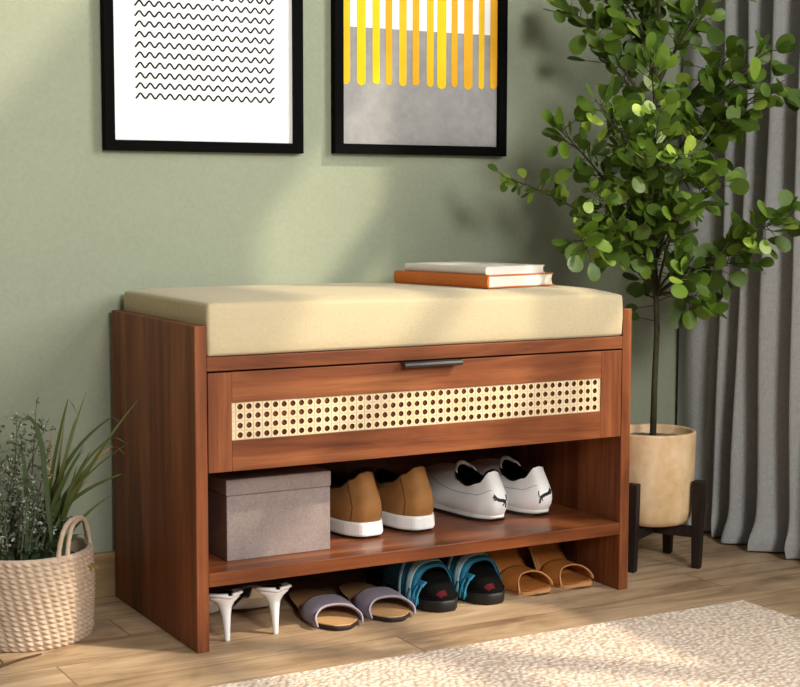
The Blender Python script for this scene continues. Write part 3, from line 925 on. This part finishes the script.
# ------------------------------------------------------------------ potted tree and its stand
PX, PYY = 0.96, 0.14
rnd = random.Random(11)
tree = thing('potted_tree', 'tall leafy green tree in a tan pot beside the curtain', 'potted plant', (PX, PYY, 0.078))
def TL(p): return V((p[0] - PX, p[1] - PYY, p[2] - 0.078))
bm = bmesh.new()
add_lathe(bm, [(0.001, 0.0), (0.055, 0.0), (0.066, 0.003), (0.0725, 0.012), (0.0755, 0.03), (0.0785, 0.10), (0.0800, 0.168), (0.0795, 0.1715), (0.077, 0.173), (0.0735, 0.172), (0.072, 0.168), (0.071, 0.14), (0.001, 0.138)], 64)
obj('pot', bm, M['pot'], tree, smooth=True)
bm = bmesh.new()
rows = [[V((0.071*r*math.cos(2*PI*i/40), 0.071*r*math.sin(2*PI*i/40), 0.156 + 0.006*(1 - r) + (rnd.random() - .5)*0.004)) for i in range(40)] for r in (0.999, 0.8, 0.6, 0.4, 0.2, 0.02)]
add_grid(bm, rows, closed_u=True)
obj('soil', bm, M['gravel'], tree, smooth=True)

tips = [((0.6487, 0.18, 0.7171), 's'), ((0.714, 0.05, 0.6073), ''), ((0.8282, 0.25, 1.0223), ''), ((0.752, 0.05, 0.8454), ''), ((0.885, 0.22, 1.06), ''),
        ((0.8291, 0.0, 0.9124), ''), ((1.0196, 0.1, 1.0182), ''), ((1.0751, 0.08, 0.9298), ''), ((1.0599, -0.08, 0.8826), ''), ((1.0721, -0.1, 0.6503), ''),
        ((1.0624, 0.0, 0.56), ''), ((1.0424, 0.0, 0.8347), ''), ((0.7954, -0.02, 0.7595), ''), ((0.8865, -0.04, 0.7606), ''), ((0.9006, 0.0, 0.6412), ''),
        ((0.8919, 0.1, 0.6221), ''), ((1.0317, 0.05, 0.7119), ''), ((0.9236, 0.27, 0.9377), ''), ((1.0117, 0.06, 0.477), ''), ((0.7076, 0.0, 0.6921), 's'),
        ((0.9567, 0.28, 0.8084), ''), ((0.8045, -0.06, 0.8246), ''), ((1.0315, 0.22, 0.6948), ''), ((0.9614, 0.2, 1.0252), ''), ((1.079, -0.02, 0.9396), ''),
        ((0.9254, 0.0, 0.5363), ''), ((0.7292, 0.12, 0.7968), ''),
        ((0.95, 0.14, 1.10), ''), ((1.02, 0.02, 1.08), ''), ((0.90, 0.22, 1.07), '')]
trunk_pts = [(0.9612, 0.14, 0.236), (0.9635, 0.141, 0.34), (0.9655, 0.139, 0.436), (0.958, 0.138, 0.55), (0.951, 0.135, 0.70), (0.946, 0.13, 0.88), (0.945, 0.125, 0.99), (0.948, 0.125, 1.08)]
def trunk_at(z):
    for a, b in zip(trunk_pts, trunk_pts[1:]):
        if z <= b[2]:
            return V(a).lerp(V(b), (z - a[2])/(b[2] - a[2]))
    return V(trunk_pts[-1])
bmw = bmesh.new()
add_tube(bmw, [TL(p) for p in trunk_pts], [0.0062, 0.0056, 0.0052, 0.0046, 0.0040, 0.0032, 0.0024, 0.0014], 8)
bml = bmesh.new(); bml.loops.layers.color.new('tint')
def add_leaf(p, d, nrm, size, tint):
    d = d.normalized(); sd = d.cross(nrm)
    if sd.length < 1e-3: return
    sd.normalize(); nn = sd.cross(d).normalized()
    half = [(0.06, 0.10), (0.22, 0.27), (0.42, 0.37), (0.60, 0.40), (0.74, 0.355), (0.80, 0.375), (0.88, 0.26), (0.93, 0.24), (0.98, 0.10)]
    cup = rnd.uniform(0.05, 0.30); curl = rnd.uniform(-0.25, 0.12)
    def P(u, w):
        return p + (d*u + sd*w + nn*(cup*w*w*2.0 + curl*u*u*0.6))*size
    c = [bml.verts.new(P(u, 0)) for u, _ in half] + [bml.verts.new(P(1.0, 0))]
    base = bml.verts.new(P(0, 0)); faces = []
    for sg in (1, -1):
        e = [bml.verts.new(P(u, w*sg)) for u, w in half]
        f = [(base, e[0], c[0])] + [(c[i], e[i], e[i+1], c[i+1]) for i in range(len(half) - 1)] + [(c[len(half)-1], e[-1], c[-1])]
        for q in f:
            if sg < 0: q = q[::-1]
            faces.append(bml.faces.new(q))
    tint_faces(bml, faces, tint)
WALLY = WY - 0.03
def ok_leaf(p): return p.x < 1.135 and p.y < WALLY
for (tip, fl) in tips:
    tip = V(tip)
    zb = max(0.50, min(1.12, tip.z - 0.10 - 0.75*math.hypot(tip.x - 0.95, tip.y - 0.13)*rnd.uniform(0.5, 1.0)))
    b0 = trunk_at(zb)
    if fl == 's' and tip.x < 0.66: b0 = trunk_at(0.56)
    mid = b0.lerp(tip, 0.5) + V((rnd.uniform(-.015, .015), rnd.uniform(-.015, .015), 0.03 + rnd.uniform(0, 0.025)))
    n = 10
    br = [(b0*(1-t)**2 + mid*2*t*(1-t) + tip*t*t) for t in [i/n for i in range(n + 1)]]
    add_tube(bmw, [TL(p) for p in br], [0.0026*(1 - i/n) + 0.0008 for i in range(n + 1)], 5)
    ln = (tip - b0).length
    nl = max(18, int(ln/0.0070))
    for i in range(nl):
        t0_ = 0.45 if tip.z < 0.66 else 0.25; t = t0_ + (1 - t0_)*(i + rnd.random()*0.6)/nl
        t = min(t, 1.0)
        p = b0*(1-t)**2 + mid*2*t*(1-t) + tip*t*t
        ax = (tip - b0).normalized()
        d = V((rnd.gauss(0, 1), rnd.gauss(-0.15, 1), rnd.gauss(0.0, 0.9))).normalized()
        d = (d + ax*0.55).normalized()
        nrm = V((rnd.gauss(-0.1, 0.5), rnd.gauss(-0.75, 0.5), rnd.gauss(0.65, 0.5)))
        size = rnd.uniform(0.027, 0.042)
        stem = rnd.uniform(0.006, 0.040)
        if fl == 's':
            size *= 0.62 if t > 0.55 else 0.85; stem *= 0.45
        q = p + d*stem
        if not ok_leaf(q + d*size): continue
        if stem > 0.012: add_tube(bmw, [TL(p), TL(q)], [0.0008, 0.0006], 4, caps=False)
        add_leaf(TL(q), d, nrm, size, min(1, max(0, rnd.gauss(0.5, 0.24))))
# a few twiglets low on the trunk
for i in range(26):
    z = rnd.uniform(0.45, 0.62); p = trunk_at(z)
    an = rnd.uniform(0, 2*PI); d = V((math.cos(an), math.sin(an), rnd.uniform(-0.2, 0.8))).normalized()
    q = p + d*rnd.uniform(0.015, 0.06)
    if not ok_leaf(q + d*0.04): continue
    add_tube(bmw, [TL(p), TL(q)], [0.001, 0.0006], 4, caps=False)
    add_leaf(TL(q), d, V((rnd.gauss(-0.1, 0.5), rnd.gauss(-0.8, 0.4), rnd.gauss(0.6, 0.4))), rnd.uniform(0.026, 0.04), rnd.uniform(0.2, 0.7))
obj('trunk', bmw, M['bark'], tree, smooth=True)
obj('foliage', bml, M['leaf'], tree, smooth=True, solid=0)

stand = thing('plant_stand', 'four-legged black wooden stand holding up the tan pot', 'plant stand', (PX, PYY, 0))
a0 = math.atan2(-0.079, 0.046)
for q in range(4):
    a = a0 + q*PI/2
    bm = bmesh.new()
    r0 = 0.0815
    def leg_pt(rr, s, z):
        return V((math.cos(a)*rr - math.sin(a)*s, math.sin(a)*rr + math.cos(a)*s, z))
    rows = []
    for z, w, ri, ro in ((0.0, 0.0075, 0.0825, 0.098), (0.06, 0.0095, 0.0820, 0.100), (0.120, 0.0110, 0.0820, 0.102), (0.163, 0.0115, 0.0820, 0.102)):
        rows.append([leg_pt(ri, -w, z), leg_pt(ro, -w, z), leg_pt(ro, w, z), leg_pt(ri, w, z)])
    g = add_grid(bm, rows, closed_u=True); bm.faces.new(g[0][::-1]); bm.faces.new(g[-1])
    obj('leg', bm, M['stand_wood'], stand, bevel=0.0015)
for q in range(2):
    a = a0 + q*PI/2
    bm = bmesh.new()
    vs = []
    zt = 0.0765 if q == 0 else 0.0765
    pts = [(-0.0825, -0.0085), (0.0825, -0.0085), (0.0825, 0.0085), (-0.0825, 0.0085)]
    if q == 1:
        rows = None
    segs = [pts] if q == 0 else [[(-0.0825, -0.0085), (-0.009, -0.0085), (-0.009, 0.0085), (-0.0825, 0.0085)], [(0.009, -0.0085), (0.0825, -0.0085), (0.0825, 0.0085), (0.009, 0.0085)]]
    for sg in segs:
        g = add_grid(bm, [[V((math.cos(a)*x - math.sin(a)*y, math.sin(a)*x + math.cos(a)*y, z)) for x, y in sg] for z in (0.058, zt)], closed_u=True)
        bm.faces.new(g[0][::-1]); bm.faces.new(g[-1])
    obj('crossbar', bm, M['stand_wood'], stand)

# ------------------------------------------------------------------ curtain on the right wall
creases = [(0.386, 0.004), (0.33, 0.016), (0.29, 0.002), (0.268, -0.022), (0.235, 0.020), (0.2054, -0.024), (0.172, 0.022), (0.139, -0.026), (0.098, 0.026), (0.052, -0.024), (0.022, 0.022), (-0.012, -0.022), (-0.06, 0.024), (-0.10, -0.022), (-0.15, 0.024), (-0.20, -0.01)]
cs = sorted((y, d) for y, d in creases)
bm = bmesh.new(); rows = []
NYC = 220
zlist = [0.004, 0.010, 0.018, 0.028, 0.042, 0.06, 0.085, 0.12, 0.17, 0.24, 0.34, 0.5, 0.7, 0.95, 1.25, 1.6, 2.0, 2.3]
for z in zlist:
    row = []
    for i in range(NYC + 1):
        y = cs[0][0] + (cs[-1][0] - cs[0][0])*i/NYC
        d = interp(cs, y)
        wob = 0.004*math.sin(z*5.1 + y*21) + 0.003*math.sin(z*11 + y*55)
        hem = sstep(0.075, 0.0, z)
        yy = y + 0.008*math.sin(z*3.3 + y*9) * (1 - hem*0.5) + hem*0.008*math.sin(y*150)
        x = 1.222 - d*(1.35 + 0.2*hem) - hem*0.020*(0.6 + 0.4*math.sin(y*70 + 1)) + wob*(1 - 0.3*hem)
        if z < 0.03: x += (0.03 - z)*0.55*(0.5 + 0.5*math.sin(y*95))
        row.append(V((x, min(yy, WY - 0.006), z)))
    rows.append(row)
add_grid(bm, rows)
cur = obj('curtain', bm, M['curtain'], None, smooth=True, solid=0.0015, offset=0, subsurf=1)
tag(cur, 'long grey linen curtain hanging in folds to the floor behind the tree', 'curtain')

# ------------------------------------------------------------------ rope basket with plants
BX, BY, BR, BHH = -0.194, 0.222, 0.099, 0.137
bas = thing('rope_basket', 'cream coiled rope basket with a looped handle on the floor holding the spiky plant', 'basket', (BX, BY, 0))
bm = bmesh.new()
NC = 17; per = 6; ns = 396; strands = 46
rows = []
for j in range(NC*per + 1):
    z = BHH*j/(NC*per)
    ph = (j % per)/per
    coil = math.sin(PI*ph)
    kcoil = j//per
    row = []
    for i in range(ns):
        th = 2*PI*i/ns
        tw = math.sin(strands/1.0*th + (kcoil*0.9) + ph*4.6)
        prof = interp([(0, 0.0945), (0.1, 0.098), (0.6, 0.1005), (1, 0.0985)], j/(NC*per))
        r = prof + 0.0026*coil**0.7 + 0.0022*tw*coil
        row.append(V((r*math.cos(th), r*math.sin(th), z)))
    rows.append(row)
# wall thickness: rim and the inside
for r, z in ((0.0985, BHH + 0.002), (0.095, BHH + 0.003), (0.0915, BHH + 0.001), (0.090, BHH - 0.03), (0.088, 0.01), (0.001, 0.008)):
    rows.append([V((r*math.cos(2*PI*i/ns), r*math.sin(2*PI*i/ns), z)) for i in range(ns)])
g = add_grid(bm, rows, closed_u=True); bm.faces.new(g[0][::-1])
obj('basket_body', bm, M['rope'], bas, smooth=True)
def rope(bm, ctrl, rad, n=40, turns=26):
    ctrl = [V(c) for c in ctrl]
    m = len(ctrl) - 1
    pts = []
    for i in range(n + 1):
        t = i/n*m; a = min(int(t), m - 1); f = t - a
        p0, p1, p2, p3 = ctrl[max(a-1, 0)], ctrl[a], ctrl[a+1], ctrl[min(a+2, m)]
        pts.append(0.5*((2*p1) + (p2 - p0)*f + (2*p0 - 5*p1 + 4*p2 - p3)*f*f + (3*p1 - p0 - 3*p2 + p3)*f**3))
    add_tube(bm, pts, [rad*(1 + 0.10*math.sin(i*1.9)) for i in range(n + 1)], 8)
for sg in (1, -1):
    bm = bmesh.new()
    for off in (0.0, 1.0):
        # two strands of one loop, rising from the rim on the viewer side to the far side
        aA = -1.34 + 0.19*off; aB = -0.18 + 0.06*off
        if sg < 0: aA += PI; aB += PI
        rr = 0.098 - 0.003*off
        A = V((rr*math.cos(aA), rr*math.sin(aA), BHH - 0.008)); B = V((rr*math.cos(aB), rr*math.sin(aB), BHH - 0.008))
        top_ = (A + B)/2*1.03
        h = 0.056 - 0.004*off
        rope(bm, [A, A.lerp(top_, 0.10) + V((0, 0, h*0.45)), A.lerp(top_, 0.42) + V((0, 0, h*0.90)), top_ + V((0, 0, h)), B.lerp(top_, 0.42) + V((0, 0, h*0.90)), B.lerp(top_, 0.10) + V((0, 0, h*0.45)), B], 0.0038)
    obj('handle', bm, M['rope'], bas, smooth=True)
bm = bmesh.new()
add_grid(bm, [[V((0.0895*r*math.cos(2*PI*i/36), 0.0895*r*math.sin(2*PI*i/36), BHH - 0.022 + (rnd.random() - .5)*0.004)) for i in range(36)] for r in (1.0, 0.7, 0.4, 0.02)], closed_u=True)
obj('soil', bm, M['soil'], bas, smooth=True)

# spiky grass: arching blades
gp = thing('spiky_grass', 'spiky plant with long arching green and brown blades growing in the rope basket', 'plant', (BX + 0.03, BY + 0.01, BHH - 0.024))
gp['kind'] = 'thing'
bmg = bmesh.new(); bmg.loops.layers.color.new('tint')
G0 = V(gp.location)
def blade(tip, base=None, w=0.0055, bend=0.25, tint=0.4, droop=None):
    tip = V(tip) - G0
    b = V(base) - G0 if base else V((rnd.uniform(-.018, .022), rnd.uniform(-.02, .02), 0))
    mid = b.lerp(tip, 0.55) + V((-(tip.x - b.x)*bend, -(tip.y - b.y)*bend, abs(tip.z - b.z)*bend*0.55))
    n = 12; pts = [b*(1-t)**2 + mid*2*t*(1-t) + tip*t*t for t in [i/n for i in range(n + 1)]]
    if droop: pts.append(pts[-1] + V(droop)*0.5); pts.append(pts[-1] + V(droop)*0.5 + V((0, 0, -0.008)))
    m = len(pts) - 1
    side0 = V((rnd.uniform(-.4, .4) + 0.8, rnd.uniform(-.6, .2), 0)).normalized()
    fs = []
    L_, C_, R_ = [], [], []
    for i, p in enumerate(pts):
        u = i/m; ww = w*1.3*min(1, 0.55 + u*2.2)*(1 - u**2.2)*0.5 + 0.0003
        tg = (pts[min(i+1, m)] - pts[max(i-1, 0)]).normalized()
        sd = (side0 - tg*side0.dot(tg)).normalized(); nn = sd.cross(tg)
        L_.append(bmg.verts.new(p + sd*ww + nn*ww*0.5)); C_.append(bmg.verts.new(p)); R_.append(bmg.verts.new(p - sd*ww + nn*ww*0.5))
    for i in range(m):
        f1 = bmg.faces.new((L_[i], L_[i+1], C_[i+1], C_[i])); f2 = bmg.faces.new((C_[i], C_[i+1], R_[i+1], R_[i]))
        tint_faces(bmg, (f1, f2), min(1, max(0, tint + 0.25*(i/m) )))
B_ = lambda x, z, y=0.2: (x, y, z)
for tip, bend, tint, droop, w in (
    (B_(-0.0188, 0.363, 0.19), 0.10, 0.35, None, 0.0055), (B_(-0.0917, 0.3737, 0.23), 0.06, 0.45, None, 0.0055), (B_(-0.1267, 0.366, 0.21), 0.10, 0.35, (0.014, 0, -0.016), 0.006),
    (B_(-0.1514, 0.315, 0.22), 0.05, 0.75, None, 0.006), (B_(-0.0634, 0.331, 0.21), 0.32, 0.10, (0.02, 0, 0.002), 0.0065), (B_(-0.070, 0.306, 0.18), 0.35, 0.25, (0.025, 0, -0.002), 0.006),
    (B_(-0.055, 0.285, 0.22), 0.30, 0.75, (0.022, 0, -0.006), 0.006), (B_(-0.0599, 0.2483, 0.17), 0.30, 0.15, (0.012, 0, 0.003), 0.006), (B_(-0.0572, 0.2114, 0.21), 0.2, 0.2, None, 0.005),
    (B_(-0.10, 0.33, 0.26), 0.15, 0.2, None, 0.006), (B_(-0.115, 0.30, 0.17), 0.1, 0.15, None, 0.007), (B_(-0.09, 0.28, 0.25), 0.2, 0.1, None, 0.007),
    (B_(-0.13, 0.27, 0.16), 0.05, 0.2, None, 0.007), (B_(-0.105, 0.26, 0.19), 0.2, 0.05, None, 0.007), (B_(-0.14, 0.24, 0.24), 0.1, 0.8, None, 0.006),
    (B_(-0.085, 0.235, 0.24), 0.28, 0.6, None, 0.006), (B_(-0.07, 0.27, 0.28), 0.25, 0.2, None, 0.006), (B_(-0.16, 0.255, 0.22), 0.05, 0.1, None, 0.007),
    (B_(-0.045, 0.30, 0.16), 0.22, 0.3, None, 0.005), (B_(-0.12, 0.335, 0.25), 0.06, 0.5, None, 0.005)):
    blade(tip, None, w, bend, tint, droop)
# dry blades hanging over the rim
blade((-0.103, 0.145, 0.112), (-0.14, 0.19, BHH - 0.02), 0.005, -0.55, 0.9)
blade((-0.098, 0.168, 0.110), (-0.13, 0.20, BHH - 0.02), 0.004, -0.6, 0.7)
obj('blades', bmg, M['grass'], gp, smooth=True)

# pale sprigs
sp = thing('pale_sprig_plant', 'feathery pale sprig plant growing in the rope basket among the spiky blades', 'plant', (BX - 0.03, BY, BHH - 0.024))
S0 = V(sp.location)
sp['kind'] = 'thing'
bms = bmesh.new(); bmf = bmesh.new(); bmf.loops.layers.color.new('tint')
def leaflet(p, size, tint):
    d = V((rnd.gauss(0, 1), rnd.gauss(0, 1), rnd.gauss(0.2, 0.8))).normalized()
    n_ = V((rnd.gauss(0, 1), rnd.gauss(-1, .7), rnd.gauss(0.4, 0.7)))
    sd = d.cross(n_)
    if sd.length < 1e-3: return
    sd.normalize()
    vs = [bmf.verts.new(p + d*a*size + sd*b*size) for a, b in ((0, 0), (0.35, 0.24), (0.75, 0.2), (1, 0), (0.75, -0.2), (0.35, -0.24))]
    tint_faces(bmf, [bmf.faces.new(vs)], tint)
stems = [((-0.2122, 0.19, 0.345), 1), ((-0.1979, 0.21, 0.32), 1), ((-0.1735, 0.22, 0.365), 1), ((-0.1594, 0.2, 0.305), 1), ((-0.2293, 0.17, 0.285), 1), ((-0.245, 0.2, 0.33), 1), ((-0.26, 0.18, 0.27), 1), ((-0.2, 0.16, 0.25), 1), ((-0.185, 0.26, 0.30), 1), ((-0.225, 0.24, 0.30), 1), ((-0.15, 0.235, 0.335), 1), ((-0.28, 0.22, 0.24), 1)]
for i in range(34):
    a = rnd.uniform(0, 2*PI); rr = rnd.uniform(0.03, 0.088)
    stems.append(((BX - 0.02 + rr*math.cos(a), BY - 0.01 + rr*math.sin(a)*0.95, rnd.uniform(0.155, 0.225)), 0))
for tip, tall in stems:
    tip = V(tip) - S0
    b = V((rnd.uniform(-.03, .05), rnd.uniform(-.05, .05), 0)) if tall else V((tip.x*0.6, tip.y*0.6, 0))
    mid = b.lerp(tip, 0.6) + V((rnd.uniform(-.008, .008), rnd.uniform(-.008, .008), 0.012))
    n = 9; pts = [b*(1-t)**2 + mid*2*t*(1-t) + tip*t*t for t in [i/n for i in range(n + 1)]]
    add_tube(bms, pts, [0.0011*(1 - i/n) + 0.0005 for i in range(n + 1)], 4)
    cnt = 20 if tall else 13
    for i in range(cnt):
        t = rnd.uniform(0.22, 1.0); p = b*(1-t)**2 + mid*2*t*(1-t) + tip*t*t
        d = V((rnd.gauss(0, 1), rnd.gauss(0, 1), rnd.gauss(0.5, 0.5))).normalized()
        l = rnd.uniform(0.006, 0.024); q = p + d*l
        add_tube(bms, [p, q], [0.0005, 0.0003], 3, caps=False)
        for c in range(5):
            leaflet(p.lerp(q, rnd.uniform(0.3, 1.0)), rnd.uniform(0.004, 0.0085), rnd.choice((0.1, 0.3, 0.55, 0.8, 1.0)))
def strapleaf(pts, w, tint):
    L_, R_ = [], []
    pts = [V(p) - S0 for p in pts]
    m = len(pts) - 1
    for i, p in enumerate(pts):
        u = i/m; ww = w*(0.7 + 0.6*math.sin(PI*u))*(1 - 0.85*u**4)*0.5
        L_.append(bmf.verts.new(p + V((ww, -ww*0.3, 0)))); R_.append(bmf.verts.new(p - V((ww, -ww*0.3, 0))))
    for i in range(m):
        tint_faces(bmf, [bmf.faces.new((L_[i], L_[i+1], R_[i+1], R_[i]))], tint)
strapleaf([(-0.165, 0.17, 0.13), (-0.172, 0.17, 0.19), (-0.176, 0.17, 0.25), (-0.180, 0.17, 0.30), (-0.188, 0.17, 0.335), (-0.200, 0.17, 0.35), (-0.212, 0.17, 0.343), (-0.219, 0.17, 0.322)], 0.006, 0.0)
strapleaf([(-0.205, 0.18, 0.13), (-0.202, 0.18, 0.20), (-0.203, 0.18, 0.25), (-0.207, 0.18, 0.29), (-0.215, 0.18, 0.305)], 0.006, 0.05)
for i in range(16):
    a = rnd.uniform(-2.6, 0.2); r0 = rnd.uniform(0.03, 0.06)
    c = V((BX + 0.0 + r0*math.cos(a), BY + r0*math.sin(a), BHH - 0.02)); o = V((math.cos(a), math.sin(a), 0))
    strapleaf([c, c + o*0.012 + V((0, 0, 0.02)), c + o*0.026 + V((0, 0, 0.032)), c + o*0.038 + V((0, 0, 0.030))], 0.006, rnd.choice((0.0, 0.1, 0.3)))
obj('stems', bms, M['sprig_stem'], sp, smooth=True)
fo = obj('leaflets', bmf, M['sprig'], sp)
fo['label'] = 'tiny pale grey-green leaves'

# twig on the floor
tw = thing('twig', 'thin forked brown twig lying on the floor in front of the basket', 'twig', (-0.2419, 0.0870, 0.0022))
bm = bmesh.new()
add_tube(bm, [V(p) for p in ((-0.055, -0.0235, 0.0), (-0.034, -0.0150, 0.0005), (-0.012, -0.004, 0.001), (0.010, 0.0065, 0.0012), (0.0345, 0.0146, 0.0008))], [0.0021, 0.0022, 0.0019, 0.0016, 0.0014], 7)
obj('stem', bm, M['twig'], tw, smooth=True)
bm = bmesh.new(); add_tube(bm, [V(p) for p in ((-0.030, -0.0130, 0.0008), (-0.027, -0.004, 0.002), (-0.0285, 0.008, 0.004), (-0.030, 0.017, 0.008))], [0.0015, 0.0012, 0.001, 0.0006], 6)
obj('side_shoot', bm, M['twig'], tw, smooth=True)

# ------------------------------------------------------------------ rug
bm = bmesh.new()
add_box(bm, (-1.1, -1.5, 0.0), (0.910, -0.170, 0.007))
rug = obj('rug', bm, M['rug'], None, bevel=0.004, seg=3)
tag(rug, 'beige chunky woven rug lying on the floor in front of the bench', 'rug')

# ------------------------------------------------------------------ light
def lamp(name, typ, energy, loc, direction, color=(1, 1, 1), **kw):
    l = bpy.data.lights.new(name, typ); l.energy = energy; l.color = color
    for a, b in kw.items(): setattr(l, a, b)
    o = bpy.data.objects.new(name, l); link(o); o.location = loc
    o.rotation_euler = V(direction).to_track_quat('-Z', 'Y').to_euler()
    return o
lamp('sunlight', 'SUN', 3.2, (3, -2, 3), (-0.60, 0.55, -0.71), (1.0, 0.88, 0.66), angle=math.radians(1.6))
lamp('window_skylight', 'AREA', 66, (XR + 0.14, -1.22, (wz0 + wz1)/2), (-1, 0.05, -0.12), (1.0, 0.98, 0.96), shape='RECTANGLE', size=0.85, size_y=1.15)
lamp('front_fill', 'AREA', 72, (0.10, -3.3, 1.70), (0.04, 0.95, -0.36), (1.0, 0.98, 0.94), shape='DISK', size=0.8)  # added fill lamp from the front, stands for no fixture in the room

w = bpy.data.worlds.new('world'); S.world = w; w.use_nodes = True
bg = w.node_tree.nodes['Background']; bg.inputs[0].default_value = (0.95, 0.97, 1.0, 1); bg.inputs[1].default_value = 0.18

# ------------------------------------------------------------------ camera
cam = bpy.data.cameras.new('camera'); co = bpy.data.objects.new('camera', cam); link(co)
yaw, pit, rol = 0.5073, -0.0934, 0.0020
fw = V((math.sin(yaw)*math.cos(pit), math.cos(yaw)*math.cos(pit), math.sin(pit)))
rt = V((math.cos(yaw), -math.sin(yaw), 0)); up = rt.cross(fw)
r2 = rt*math.cos(rol) + up*math.sin(rol); u2 = -rt*math.sin(rol) + up*math.cos(rol)
mw = Matrix.Identity(4)
for i in range(3):
    mw[i][0], mw[i][1], mw[i][2] = r2[i], u2[i], -fw[i]
mw[0][3], mw[1][3], mw[2][3] = -0.8188, -2.0929, 0.6743
co.matrix_world = mw
cam.sensor_fit = 'HORIZONTAL'; cam.sensor_width = 36.0; cam.lens = 1528.7*36/800
cam.clip_start = 0.05
S.camera = co
S.view_settings.view_transform = 'Standard'; S.view_settings.look = 'None'
S.view_settings.exposure = 0.0; S.view_settings.gamma = 1.0
S.view_settings.use_curve_mapping = False
